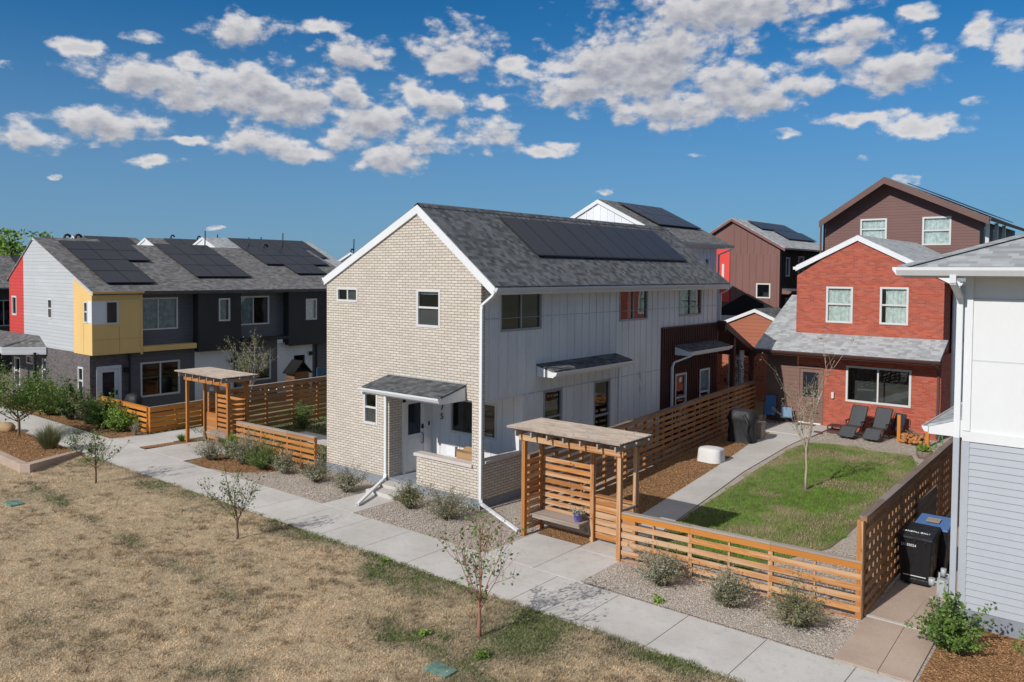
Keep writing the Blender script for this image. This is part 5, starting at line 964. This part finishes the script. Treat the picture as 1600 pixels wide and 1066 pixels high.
mb = MB(True); mb.box(6.28, 6.40, 17.0, 17.12, 0, 1.05); mb.box(7.32, 7.44, 16.75, 16.87, 0, 1.0); mb.bar((6.34, 17.0, .1), (7.38, 16.75, .1), .12, .09); mb.build('rack_frame', M_woodo, fw_)
mb = MB(True); rr = random.Random(4)
for i in range(26): xx = rr.uniform(6.5, 7.2); zz = .17+.09*(i % 3)+rr.uniform(0, .03); mb.tube([(xx, 16.72+rr.uniform(-.05, .05)-(xx-6.4)*.15, zz), (xx+rr.uniform(-.05, .05), 17.15, zz+rr.uniform(-.03, .03))], rr.uniform(.035, .06), 7)
mb.build('logs', M_wood, fw_); mb = MB(True)
for i in range(9): mb.tube([(6.5+rr.uniform(0, .3), 17.0, .5+rr.uniform(0, .15)), (7.25+rr.uniform(-.1, .1), 16.8, .2+rr.uniform(0, .2))], .012, 5)
mb.build('sticks', M_twig, fw_)
pt = thing('planter_tub', 'dark oval planter tub of leafy greens at the lawn corner by the tall fence', 'planter', (7.72, 14.75, 0)); mb = MB(); mb.lathe((7.72, 14.75, 0), [(.2, 0), (.25, .12), (.28, .26), (.26, .26), (.24, .2)], 24); mb.build('tub', M_capd, pt); foliage('foliage', [(7.72+rng.normal(0, .13), 14.75+rng.normal(0, .13), .3+abs(rng.normal(0, .07))) for _ in range(420)], .08, M_leafB, pt)
gs = thing('garden_stakes', 'green and white garden stakes leaning at the red house corner', 'stakes', (7.8, 16.9, 0)); mb = MB(); mb.tube([(7.65, 16.8, 0), (7.95, 17.3, 1.3)], .02, 6); mb.tube([(7.95, 16.7, 0), (7.7, 17.2, 1.25)], .02, 6); mb.build('stake_shafts', mat('green_paint', col=(.05, .28, .12), rough=.5), gs)
mb = MB(); mb.box(2.15, 2.85, 17.75, 18.15, .052, .07); tag(mb.build('doormat', wood('coir_mat', (.25, .15, .07, 1), (.34, .22, .12, 1), (.3, .2, .12, 1))), 'brown doormat in front of the red house door', 'doormat')
mb = MB(); mb.box(3.45-2*.0, 3.75, 16.2, 16.3, .0, .09); 
# parcels on the porch wall
mb = MB(); mb.box(-1.55, -1.22, .30, .42, 1.19, 1.48); pk = mb.build('white_parcel', M_white, bevel=.01); tag(pk, 'white parcel on the cream porch wall beside the cardboard box', 'parcel')
mb = MB(); mb.box(-2.0, -1.2, .45, .9, .28, 1.05); 
mb = MB(); mb.box(-1.18, -.36, .32, .55, 1.0, 1.36); mb.face([(-1.18, .32, 1.36), (-.8, .32, 1.36), (-.85, .2, 1.48), (-1.15, .22, 1.46)]); mb.face([(-1.18, .55, 1.36), (-.36, .55, 1.36), (-.4, .66, 1.45), (-1.1, .66, 1.46)])
tag(mb.build('cardboard_box', wood('cardboard', (.42, .25, .12, 1), (.48, .30, .16, 1), (.45, .28, .15, 1))), 'open brown cardboard box just behind the low brick porch wall', 'cardboard box')
mb = MB(); rr = random.Random(9)
for i in range(7): a = rr.uniform(0, 6.28); mb.tube([(-2.95+rr.uniform(-.1, .1), .75+rr.uniform(-.12, .12), .29), (-2.95+.16*math.cos(a), .75+.16*math.sin(a), .31+rr.uniform(0, .03))], [.03, .04], 6)
tag(mb.build('sandals', mat('terracotta_rubber', col=(.42, .16, .08), rough=.7)), 'small heap of terracotta coloured sandals on the porch by the white door', 'sandals')
# utility lids
def lid(label, x, y, s):
    o = thing('valve_box_lid', label, 'utility lid', (x, y, 0), 'green utility lids in the dry lawn'); mb = MB(); mb.box(x-s, x+s, y-s*.62, y+s*.62, -.02, .03); mb.build('cover', mat('green_lid', lambda t: t.put(t.b.inputs['Base Color'], t.mix(t.ramp(t.noise(POS(t), 7, 4), .35, .65), (.07, .16, .13, 1), (.17, .27, .22, 1))), rough=.7), o, bevel=.01)
    mb = MB(); mb.tube([(x+s*.6, y, .03), (x+s*.6, y, .036)], .02, 8); mb.build('bolt', M_metalg, o)
lid('green rectangular valve box lid in the dry lawn near the reddish young tree', 5.27, -6.86, .24); lid('faded green valve box lid in the dry lawn at the far left', -9.96, -7.86, .27)
# townhouse patio things
def covered(label, x, y, r, h, seed, m=M_blackcloth, nm='covered_grill'): o = thing(nm, label, 'grill', (x, y, 0)); mb = MB(); mb.lathe((x, y, 0), [(r, .02), (r*.95, h*.6), (r, h*.78), (r*.75, h*.95), (r*.2, h), (.01, h)], 32, 0, 1, .75, .05, seed); mb.build('cover', m, o)
covered('dark covered grill on the townhouse patio behind the orange fence', -19.3, -.2, .42, 1.2, 11); covered('black covered grill on the patio by the large ground floor townhouse window', -18.6, 3.0, .4, 1.3, 12)
def shed(label, x, y): 
    o = thing('playhouse', label, 'playhouse', (x, y, 0)); mb = MB(True); mb.box(x-.35, x+.35, y-.4, y+.4, 0, 1.5); mb.build('walls', M_woodd, o); mb = MB(True); mb.slab([(x-.45, y-.55, 1.45), (x+.45, y-.55, 1.45), (x+.45, y, 2.05), (x-.45, y, 2.05)], .05); mb.slab([(x-.45, y, 2.05), (x+.45, y, 2.05), (x+.45, y+.55, 1.45), (x-.45, y+.55, 1.45)], .05); mb.build('roof', M_shadowblack, o); mb = MB(); mb.box(x+.35, x+.37, y-.15, y+.15, .1, 1.1); mb.build('door', M_wood, o)
shed('small dark wooden playhouse before the white townhouse entry', -18.5, 7.4)
mb = MB(); mb.box(-19., -18.96, 8.9, 9.7, .6, 1.5); tag(mb.build('blue_board', mat('blue_board_paint', col=(.05, .12, .2), rough=.6)), 'blue board standing beside the playhouse on the townhouse patio', 'board')
# parked car glimpsed at the left edge
car = thing('parked_car', 'dark car parked beyond the side porch at the far left edge', 'car', (-43, 1.5, 0)); M_car = mat('dark_car_paint', col=(.015, .018, .025), rough=.25, spec=.6)
mb = MB(); mb.hexa([(-44, -1.2, .35), (-42.2, -1.2, .35), (-42.2, 3.4, .35), (-44, 3.4, .35), (-44, -1.2, .85), (-42.2, -1.2, .85), (-42.2, 3.4, .95), (-44, 3.4, .95)]); mb.hexa([(-43.9, -.4, .9), (-42.3, -.4, .9), (-42.3, 2.9, .93), (-43.9, 2.9, .93), (-43.7, .3, 1.5), (-42.5, .3, 1.5), (-42.5, 2.3, 1.5), (-43.7, 2.3, 1.5)]); mb.build('body', M_car, car, bevel=.08)
for yy in (-.3, 2.5):
    for xx in (-44.0, -42.2): mb = MB(); mb.tube([(xx-.1, yy, .33), (xx+.1, yy, .33)], .33, 16); mb.build('wheel', M_black, car)
# string lights
def string_lights(label, pts, sag=.15):
    o = thing('string_lights', label, 'string lights', pts[0]); mb = MB(); bl = []
    for a, b in zip(pts, pts[1:]):
        a, b = Vector(a), Vector(b); n = 10; P_ = [a.lerp(b, i/n)-Vector((0, 0, sag*4*(i/n)*(1-i/n))) for i in range(n+1)]; mb.tube(P_, .006, 4); bl += P_[1::2]
    mb.build('cable', M_black, o); mb = MB()
    for p in bl: mb.lathe((p.x, p.y, p.z-.07), [(.001, 0), (.028, .02), (.03, .04), (.015, .065)], 8)
    mb.build('bulbs', M_white, o)
string_lights('white globe string lights hanging along the dark fence behind the farther pergola', [(-11.0, -.1, 2.3), (-13.7, 3.5, 1.7), (-14.0, 6.0, 1.75), (-14.2, 9.5, 1.7)])

# ------------------------------------------------------------------ trees and shrubs
def tree(label, x, y, h, fork, spread, tr, nl, leaf_n, leaf_s, bark, lm, seed, group=None, name='young_tree', lean=(0, 0), up=.9, sub=3, z=0, leaf_lo=.35, cat='tree', lsp=.05):
    o = thing(name, label, cat, (x, y, z), group); rr = random.Random(seed); mb = MB(); tips = []
    top = Vector((x+lean[0], y+lean[1], z+fork))
    pts = [Vector((x, y, z-.05))]+[Vector((x, y, z)).lerp(top, i/4)+Vector((rr.uniform(-1, 1), rr.uniform(-1, 1), 0))*tr*.5 for i in range(1, 5)]
    mb.tube(pts, [tr*1.15, tr, tr*.92, tr*.85, tr*.8], 8); mb.build('trunk', bark, o); mb = MB()
    def branch(p, d, L, r, lev):
        n = 5; q = [p]; dd = d.copy()
        for i in range(n): dd = (dd+Vector((rr.uniform(-1, 1), rr.uniform(-1, 1), rr.uniform(-.3, .9)))*.16).normalized(); q.append(q[-1]+dd*L/n)
        mb.tube(q, [max(.0025, r*(1-.75*i/n)) for i in range(n+1)], 5 if lev else 6, caps=False)
        for i in range(1, n+1):
            if lev > 0 or i > 2: 
                for _ in range(2): tips.append((q[i-1].lerp(q[i], rr.random()), lev))
        if lev < 2:
            for _ in range(sub+rr.randint(0, 1)):
                i = rr.randint(1, n-1); a = Vector((rr.uniform(-1, 1), rr.uniform(-1, 1), rr.uniform(-.1, .9))).normalized(); branch(q[i], (dd*.7+a*.8).normalized(), L*rr.uniform(.35, .6), r*.55, lev+1)
    for k in range(nl):
        a = 2*math.pi*k/nl+rr.uniform(-.5, .5); t = rr.uniform(.72, 1.); s = Vector((x, y, z)).lerp(top, t); e = rr.uniform(up*.7, up*1.25); d = Vector((math.cos(a)*spread, math.sin(a)*spread, e)).normalized(); branch(s, d, (h-fork)*rr.uniform(.65, 1.0)/max(.5, d.z)*.8, tr*.34, 0)
    branch(top, Vector((rr.uniform(-.1, .1), rr.uniform(-.1, .1), 1)), (h-fork)*.95, tr*.5, 0)
    mb.build('branches', bark, o)
    tp = rr.sample(tips, max(12, int(len(tips)*.45))); P_ = []
    for i in range(leaf_n): t = rr.choice(tp)[0]; P_.append((t.x+rr.gauss(0, lsp), t.y+rr.gauss(0, lsp), t.z+rr.gauss(0, lsp)))
    if P_: foliage('crown', P_, leaf_s, lm, o, seed, .8, .55)
    return o
TG = 'young trees in the dry lawn'
tree('spindly young tree in the dry lawn, left-hand one near the raised bed', -10.46, -5.5, 1.75, .62, .95, .030, 7, 900, .068, M_trunkB, M_leafG, 3, TG, up=.75)
tree('spindly young tree in the dry lawn, middle one in front of the grey green shrubs', -2.83, -5.5, 1.8, .50, .55, .030, 7, 560, .064, M_trunkB, M_leafG, 8, TG)
tree('reddish barked young tree in the dry lawn beside the concrete entry pad', 4.98, -5.6, 2.2, .62, .55, .034, 7, 430, .075, M_trunkR, M_leafG, 21, TG, up=1.0)
tree('bushy green tree in the mulch bed at the left edge', -19.2, -4.6, 2.4, .8, 1.0, .055, 10, 5000, .095, M_trunkB, M_leafG, 5, up=.6, lsp=.16, name='bushy_tree')
tree('tall slender pale barked tree with few leaves in the middle of the green lawn', 5.98, 7.88, 4.15, 1.35, .42, .036, 9, 300, .085, M_trunkL, M_leafO, 14, name='slender_tree', up=.9, sub=2, lsp=.06)
tree('small purple leaved tree behind the dark fence in front of the rust coloured wall', .0, 16.8, 3.2, 1.5, .8, .03, 6, 420, .09, M_trunkB, M_leafP, 31, name='purple_tree')
tree('pale sparse tree behind the farther pergola in front of the townhouse', -18.0, 4.5, 3.4, 1.2, .6, .04, 8, 1100, .09, M_trunkL, M_leafO, 41, name='patio_tree', lsp=.1)
for (x, y, s, h, sd) in ((-74, 7.5, 3.4, 9.8, 1), (-80, 14, 3.6, 10.4, 2), (-72, 3.0, 3.2, 9.0, 3)):
    o = thing('leafy_tree', ['', 'yellow green round tree far left, middle one beyond the dark house', 'yellow green tree far left, nearest the red gable', 'yellow green tree at the very left edge beyond the dark house'][sd], 'tree', (x, y, 0), 'trees beyond the dark house')
    mb = MB(); mb.tube([(x, y, 0), (x, y, h*.5), (x+.2, y, h*.8)], [.3, .2, .06], 8); mb.build('trunk', M_trunkB, o); r_ = np.random.default_rng(sd+50); cc = r_.normal(size=(46, 3))*np.array([s*.55, s*.55, h*.16])+np.array([x, y, h*.72]); P_ = (cc[r_.integers(0, 46, 5000)]+r_.normal(size=(5000, 3))*.45); P_ = P_[P_[:, 2] < h]; foliage('crown', P_, .42, M_leafB, o, sd, .7, .7)

def shrub(label, x, y, w_, h, ns, leaf_n, leaf_s, lm, seed, group=None, name='shrub', z=0., stiff=.5, stem=M_twig, flat=.9, asp=.4, bare=.15):
    o = thing(name, label, 'shrub', (x, y, z), group); rr = random.Random(seed); mb = MB(); P_ = []; ks = [(rr.uniform(0, 6.28), rr.uniform(0, 1)**.6) for _ in range(ns)]
    for a, q in ks:
        L = rr.uniform(.6, 1.22)*(1+.22*math.sin(2*a+seed)+.15*math.sin(3*a+2.1*seed)); tx = math.cos(a)*w_*q*L; ty = math.sin(a)*w_*q*L; tz = h*L*(1-.55*q*q)
        p0 = Vector((x+tx*.08, y+ty*.08, z)); p2 = Vector((x+tx, y+ty, z+tz)); p1 = p0.lerp(p2, .5)+Vector((-tx*.08, -ty*.08, tz*.12))
        mb.tube([p0, p0.lerp(p1, .6), p1, p2], [.006, .005, .004, .002], 3, caps=False)
        for _ in range(max(1, leaf_n//ns)):
            t = bare+(1-bare)*rr.random()**.7; p = p0.lerp(p1, t*2) if t < .5 else p1.lerp(p2, t*2-1); P_.append((p.x+rr.gauss(0, .028), p.y+rr.gauss(0, .028), p.z+rr.gauss(0, .025)))
    mb.build('stems', stem, o); foliage('foliage', P_, leaf_s, lm, o, seed, flat, asp); return o
SG = 'grey green shrubs along the gravel beds'
for i, (x, y, w_, h, lm, lb) in enumerate([
    (-7.2, -1.15, .50, .55, M_leafS, 'grey green shrub at the left foot of the cream gable beside the low fence'),
    (-5.65, -1.12, .55, .58, M_leafS, 'grey green shrub below the small upper left window of the cream gable'),
    (-4.1, -1.18, .52, .52, M_leafS, 'grey green shrub just left of the white slanting downspout foot'),
    (-1.50, -1.15, .46, .62, M_leafO, 'dark green shrub just right of the front steps'),
    (-.15, -1.12, .78, .66, M_leafS, 'wide grey green shrub below the low brick porch wall'),
    (6.25, -1.45, .60, .66, M_leafS, 'grey green shrub in the gravel nearest the concrete entry pad'),
    (7.75, -1.55, .52, .60, M_leafS, 'grey green shrub in the gravel, middle one before the low slat fence'),
    (9.05, -1.50, .68, .58, M_leafO, 'grey green shrub in the gravel nearest the tan paver walk')]):
    shrub(lb, x, y, w_*1.12, h*1.1, 200, 3400, .055, lm, 60+i, SG)
GG = 'green shrubs around the blue grey house corner'
shrub('leafy green shrub with upright shoots at the corner of the blue grey house', 11.42, -.78, .68, .80, 80, 3200, .075, M_leafG, 81, GG, asp=.6, flat=.7)
shrub('leafy green shrub cut off by the right edge of the picture', 12.95, -.85, .55, .85, 70, 2600, .075, M_leafG, 82, GG, asp=.6, flat=.7)
HG = 'green shrubs in front of the dark brick townhouse'
for i, (x, y, w_, h, lm, lb) in enumerate([
    (-25.2, -1.95, .8, 1.3, M_leafG, 'green shrub at the left end of the townhouse brick wall'),
    (-23.4, -1.95, .85, 1.25, M_leafB, 'light green shrub left of the narrow green tinted brick wall window'),
    (-21.6, -1.8, .8, 1.4, M_leafG, 'tall green shrub at the start of the orange fence'),
    (-20.1, -1.7, .75, 1.15, M_leafO, 'olive green shrub against the left part of the orange fence'),
    (-18.7, -1.65, .8, 1.1, M_leafG, 'green shrub against the middle of the orange fence'),
    (-17.5, -1.6, .6, .8, M_leafB, 'bright green shrub against the right part of the orange fence')]):
    shrub(lb, x, y, w_*1.1, h*1.05, 90, 4200, .095, lm, 90+i, HG, asp=.6, flat=.7)
shrub('small silvery plant at the corner of the orange fence', -16.4, -1.5, .3, .55, 60, 500, .05, M_leafS, 97, None, 'small_plant')
def tuft(label, x, y, r, h, n, m, seed, z=0, cat='ornamental grass'):
    o = thing('ornamental_grass', label, cat, (x, y, z)); g_ = np.random.default_rng(seed); a = g_.uniform(0, 2*np.pi, n); q = g_.uniform(0, 1, n)**.6; L = g_.uniform(.6, 1.1, n)
    b = np.stack([x+np.cos(a)*r*.15*q, y+np.sin(a)*r*.15*q, np.full(n, z)], 1); t = np.stack([x+np.cos(a)*r*q*L, y+np.sin(a)*r*q*L, z+h*L*(1-.35*q)], 1); m_ = (b+t)/2; m_[:, 2] += h*.15
    s = np.stack([-np.sin(a), np.cos(a), 0*a], 1)*.006; V = np.stack([b-s, b+s, m_+s, m_-s, t], 1).reshape(-1, 3); k = np.arange(n)[:, None]*5
    F = np.concatenate([k+np.array([0, 1, 2]), k+np.array([0, 2, 3]), k+np.array([3, 2, 4])]); arrmesh('blades', V, F, m, o, 3); return o
tuft('big fountain of green ornamental grass in the raised mulch bed', -15.9, -4.75, .85, 1.1, 1100, M_leafO, 5)
tuft('bright green grass clump in the planting bed before the farther low fence', -10.2, -1.2, .45, 1.0, 900, M_leafB, 6)
tuft('thin green grass clump beside the front post of the farther pergola', -14.05, -.9, .3, .35, 300, M_leafB, 7)
shrub('straggly grey plant beside the sidewalk, before the farther low fence', -10.5, -1.75, .7, .8, 110, 2400, .055, M_leafS, 101, None)
shrub('flowering white and green plant in the middle of the bed before the farther low fence', -9.2, -1.3, .95, 1.05, 150, 4600, .06, M_leafS, 102, None)
shrub('green shrub at the right end of the bed before the farther low fence', -8.15, -1.3, .85, .8, 130, 3600, .06, M_leafG, 103, None)
for i, (x, y, lb) in enumerate([(-12.8, 3.6, 'dark green shrub at the left of the shaded garden behind the farther low fence'), (-11.6, 4.4, 'dark green shrub at the middle of the shaded garden behind the farther low fence'), (-10.2, 5.4, 'pale flowering shrub at the cream house end of the shaded garden')]):
    shrub(lb, x, y, .75, .95, 90, 1800, .08, M_leafS if i == 2 else M_leafG, 110+i, 'garden shrubs behind the farther low fence')
mb = MB(); rr = random.Random(2); mb.lathe((-20.6, -4.55, .12), [(.35, 0), (.4, .12), (.3, .24), (.02, .27)], 12, 0, 1.3, .8, .12, 4); tag(mb.build('flat_rock', painted('tan_rock', (.42, .27, .14, 1), .9, .2)), 'tan rock lying in the raised mulch bed', 'rock')

# ------------------------------------------------------------------ grass, chips, stones
def in_poly(P, poly):
    x, y = P[:, 0], P[:, 1]; c = np.zeros(len(P), bool); j = len(poly)-1
    for i in range(len(poly)):
        xi, yi = poly[i]; xj, yj = poly[j]; k = ((yi > y) != (yj > y)) & (x < (xj-xi)*(y-yi)/(yj-yi+1e-12)+xi); c ^= k; j = i
    return c
def vnoise(P, s, seed):
    g_ = np.random.default_rng(seed); T_ = g_.random((64, 64)); q = P[:, :2]/s; i = np.floor(q).astype(int); f_ = q-i; f_ = f_*f_*(3-2*f_); a = T_[i[:, 0] % 64, i[:, 1] % 64]; b = T_[(i[:, 0]+1) % 64, i[:, 1] % 64]; c = T_[i[:, 0] % 64, (i[:, 1]+1) % 64]; d = T_[(i[:, 0]+1) % 64, (i[:, 1]+1) % 64]
    return (a*(1-f_[:, 0])+b*f_[:, 0])*(1-f_[:, 1])+(c*(1-f_[:, 0])+d*f_[:, 0])*f_[:, 1]
def blades(name, P, h, w_, m, seed, lean=.6, label=None, cols=None, z0=0., hs=None):
    g_ = np.random.default_rng(seed); n = len(P); a = g_.uniform(0, 2*np.pi, n); hh = h*g_.uniform(.5, 1.2, n); hh = hh*(hs if hs is not None else 1.); l = lean*g_.uniform(.2, 1.2, n)*hh
    s = np.stack([np.cos(a), np.sin(a), 0*a], 1)*w_*.5; b = np.concatenate([P, np.full((n, 1), z0-.01)], 1); a2 = g_.uniform(0, 2*np.pi, n); t = b+np.stack([np.cos(a2)*l, np.sin(a2)*l, hh], 1)
    V = np.stack([b-s, b+s, t], 1).reshape(-1, 3); F = np.arange(n*3).reshape(n, 3); o = arrmesh(name, V, F, m, None, 3); o['kind'] = 'stuff'
    if cols is not None:
        at = o.data.color_attributes.new('tint', 'FLOAT_COLOR', 'POINT'); c = np.repeat(np.concatenate([cols, np.ones((n, 1))], 1), 3, 0); at.data.foreach_set('color', c.astype(np.float32).ravel())
    return o
def vcolmat(name):
    def f(t):
        c = t.n('ShaderNodeAttribute', attribute_name='tint').outputs[0]; t.put(t.b.inputs['Base Color'], c); tl = t.n('ShaderNodeBsdfTranslucent'); t.put(tl.inputs[0], c); mx = t.n('ShaderNodeMixShader', ins={0: .25})
        t.nt.links.new(t.b.outputs[0], mx.inputs[1]); t.nt.links.new(tl.outputs[0], mx.inputs[2]); t.nt.links.new(mx.outputs[0], t.out.inputs[0])
    return mat(name, f, rough=.8, spec=.1)
M_gr = vcolmat('grass_blade')
g = np.random.default_rng(11)
C0 = np.array([14.1, -15.9])
def scatter(x0, x1, y0, y1, dens):
    n = int((x1-x0)*(y1-y0)*dens); P = np.stack([g.uniform(x0, x1, n), g.uniform(y0, y1, n)], 1); d = np.linalg.norm(P-C0, axis=1); k = g.random(n) < np.clip(14./d, .12, 1)**1.3; return P[k]
P = scatter(-34, 11, -13, -4.03, 2800); bed = [(-40, -5.9), (-13.5, -6.5), (-13.2, -6.3), (-14.7, -4.0), (-40, -4.0)]; P = P[~in_poly(P, bed)]
# keep what the view can see: right of the line through the lower right corner
wob = (vnoise(P, .5, 1)-.5)*.10; P = P[P[:, 1] < -4.04+wob]
patch = .5*vnoise(P, 1.5, 2)+.3*vnoise(P, .55, 3)+.2*vnoise(P, .2, 4)
edge = np.clip(1-(-4.05-P[:, 1])/.95, 0, 1)*(.15+1.6*vnoise(P, .9, 9))*(P[:, 0] > -14)
tr = np.exp(-((P[:, 0]-5.6)**2+(P[:, 1]+5.2)**2)/1.1)*1.1+np.exp(-((P[:, 0]-3.9)**2/1.2+(P[:, 1]+6.5)**2/.25))*.75+np.exp(-((P[:, 0]-2.)**2/1.6+(P[:, 1]+4.9)**2/.15))*.6+np.exp(-((P[:, 0]+9.)**2/.8+(P[:, 1]+4.6)**2/.15))*.8
# faint mower / hose line across the lawn
ln_ = 1.05*np.exp(-((P[:, 1]+7.35+.05*(P[:, 0]+2))**2)/.08)*(P[:, 0] < 1.5)*(P[:, 0] > -12)*vnoise(P, .7, 12)*.9
gr = np.clip(.95*np.clip(patch-.55, 0, 1)*2.8+edge*.95+tr+ln_, 0, 1); rnd = g.random(len(P)); gg = np.clip(gr+(rnd-.5)*.45, 0, 1)[:, None]
tuf = np.clip((vnoise(P*np.array([.7, 1.]), .10, 41)*.6+vnoise(P, .28, 42)*.4-.5)*4, 0, 1)*np.clip(vnoise(P, 1.1, 43)*1.6, 0, 1)
straw = np.array([.74, .58, .40])+(g.random((len(P), 1))-.5)*np.array([.22, .18, .13]); straw *= (1-.36*tuf)[:, None]; straw = np.where(g.random((len(P), 1)) < .16, np.array([.64, .42, .20]), straw); straw *= (.36+.28*vnoise(P, .33, 21)+.50*vnoise(P*np.array([.6, 1.]), .085, 22)+.35*vnoise(P*np.array([.7, 1.]), .16, 23))[:, None]
dull = np.array([.20, .195, .125]); fresh = np.array([.13, .19, .05]); gcol = dull*(1-np.clip(gr[:, None]-.62, 0, .38)*1.9)+fresh*np.clip(gr[:, None]-.62, 0, .38)*1.9
gcol = gcol*(.7+.6*g.random((len(P), 1)))
cols = np.clip(straw*(1-gg)+gcol*gg, .01, 1)
o = blades('dry_lawn', P, .036, .020, M_gr, 1, 1.5, cols=cols, z0=-.004, hs=.75+1.3*tuf+.8*gr); o['label'] = 'short dry straw coloured lawn with greener patches'; o['category'] = 'grass'
# green lawn in the yard
P = scatter(3.4, 8.4, .3, 15.1, 2800); wv = np.stack([vnoise(P, .6, 5)-.5, vnoise(P, .6, 6)-.5], 1)*.35; k = in_poly(P+wv, lawn_poly) & ~in_poly(P, [(3.5, 0), (4.8, 0), (4.5, 3), (4.3, 5), (3.0, 14), (2, 14)]) & (((P[:, 0]-5.98)**2+(P[:, 1]-7.88)**2) > .05); P = P[k]
pt_ = .55*vnoise(P, 1.3, 7)+.3*vnoise(P, .5, 8)+.15*vnoise(P, .2, 9); far = np.clip((P[:, 1]-8)/7, 0, 1)*.16; dry = np.clip((pt_-.49+far)*3.8, 0, 1)
rim = np.clip(1-(P[:, 0]-(4.35-(P[:, 1]-2.6)*.075))/.45, 0, 1)*vnoise(P, .8, 33); dry = np.clip(dry+rim*.9+(g.random(len(P))-.5)*.5, 0, 1)[:, None]
keep = g.random(len(P)) > dry[:, 0]*.45
cols = (np.array([.15, .30, .035])*(.7+.6*vnoise(P, .14, 44))[:, None]+(g.random((len(P), 1))-.5)*np.array([.07, .09, .02]))*(1-dry)+(np.array([.44, .37, .22])*(.7+.6*g.random((len(P), 1))))*dry
o = blades('green_lawn', P[keep], .075, .016, M_gr, 2, .9, cols=cols[keep], z0=.0); o['label'] = 'patchy green lawn with dry spots in the fenced yard'; o['category'] = 'grass'
P = scatter(-16.3, -6.9, .2, 13, 500); P = P[~in_poly(P, [(-12.3, 2.1), (-7, 2.1), (-7, 3.4), (-12.3, 3.4)])]; cols = np.array([.07, .12, .03])*(.6+.8*g.random((len(P), 1))); o = blades('side_yard_grass', P, .09, .03, M_gr, 3, .8, cols=cols); o['label'] = 'green grass of the shaded side yard left of the cream house'; o['category'] = 'grass'
# bark chips and pebbles
def chips(name, polys, dens, size, m, seed, label, z=.01, th=.35, cat='mulch', dist_fall=True):
    g_ = np.random.default_rng(seed); A = []
    for poly in polys:
        a = np.array(poly); lo, hi = a.min(0), a.max(0); n = int((hi[0]-lo[0])*(hi[1]-lo[1])*dens); q = np.stack([g_.uniform(lo[0], hi[0], n), g_.uniform(lo[1], hi[1], n)], 1); A.append(q[in_poly(q, poly)])
    P = np.concatenate(A); n = len(P); t = g_.uniform(0, 2*np.pi, n); L = size*g_.uniform(.4, 1.3, n); w2 = L*g_.uniform(th, th*1.8, n); h = size*.35*g_.uniform(.3, 1.2, n)
    u = np.stack([np.cos(t), np.sin(t), g_.normal(0, .22, n)], 1)*L[:, None]*.5; v = np.stack([-np.sin(t), np.cos(t), g_.normal(0, .22, n)], 1)*w2[:, None]*.5; c = np.concatenate([P, (z+h*.4)[:, None]], 1) if hasattr(z, '__len__') else np.concatenate([P, (z+h*.4)[:, None]], 1)
    up = np.zeros((n, 3)); up[:, 2] = h
    V = np.stack([c-u, c-v, c+u, c+v, c+up*.7], 1).reshape(-1, 3); k = np.arange(n)[:, None]*5; F = np.concatenate([k+np.array([0, 1, 4]), k+np.array([1, 2, 4]), k+np.array([2, 3, 4]), k+np.array([3, 0, 4])])
    o = arrmesh(name, V, F, m, None, 3); o['kind'] = 'stuff'; o['label'] = label; o['category'] = cat; return o
M_chip = mat('bark_chip', lambda t: t.put(t.b.inputs['Base Color'], t.mix(t.n('ShaderNodeNewGeometry').outputs['Random Per Island'], (.14, .065, .028, 1), (.48, .28, .14, 1))), rough=.9)
M_peb = mat('pebble', lambda t: t.put(t.b.inputs['Base Color'], t.mix(t.n('ShaderNodeNewGeometry').outputs['Random Per Island'], (.24, .195, .155, 1), (.66, .58, .50, 1))), rough=.85)
chips('bark_chips', [[(1.75, .5), (3.6, 1.2), (3.3, 5), (2.15, 13.4), (.8, 13.4), (1.3, 6)], [(-30, -2.3), (-16.3, -2.3), (-16.3, -1.1), (-30, -1.2)], [(-11, -2.2), (-10.2, -2.35), (-8.6, -2.15), (-7.8, -1.5), (-7.4, -.5), (-11, -.5)], [(11.25, -2.4), (15, -2.4), (15, .4), (11.4, .4)]], 700, .05, M_chip, 3, 'loose brown bark chips in the planting beds')
chips('raised_bed_chips', [[(-28, -5.7), (-13.6, -6.2), (-14.9, -4.3), (-28, -4.2)]], 400, .06, M_chip, 4, 'loose bark chips in the raised planting bed', z=.13)
chips('pebbles', [[(-8.6, -2.36), (-3.7, -2.36), (-3.7, -.02), (-6.6, -.02)], [(-2.3, -2.36), (2.25, -2.36), (2.1, -.1), (-2.3, -.1)], [(5.05, -2.36), (9.98, -2.36), (9.9, -.4), (5.0, -.4)], [(7.3, .2), (9.8, .2), (9.7, 3), (8.3, 3)], [(3.6, 15), (9.4, 15), (9.2, 18.2), (3.6, 18.2)], [(11.0, -.2), (11.3, -.2), (11.2, 2.4), (10.9, 2.4)]], 900, .032, M_peb, 5, 'loose grey and tan pebbles of the gravel beds', z=.012, th=.6, cat='gravel')
# weeds
for i, (x, y, lb) in enumerate([(4.2, -6.2, 'small weed in the dry lawn left of the reddish tree foot'), (5.5, -6.1, 'small weed in the dry lawn right of the reddish tree foot'), (1.0, -4.25, 'small weed at the sidewalk edge in the dry lawn'), (6.65, -2.25, 'small weed in the gravel beside the sidewalk')]):
    shrub(lb, x, y, .11, .09, 20, 130, .06, M_leafB, 200+i, 'small weeds', 'weed', asp=.6, flat=.3)
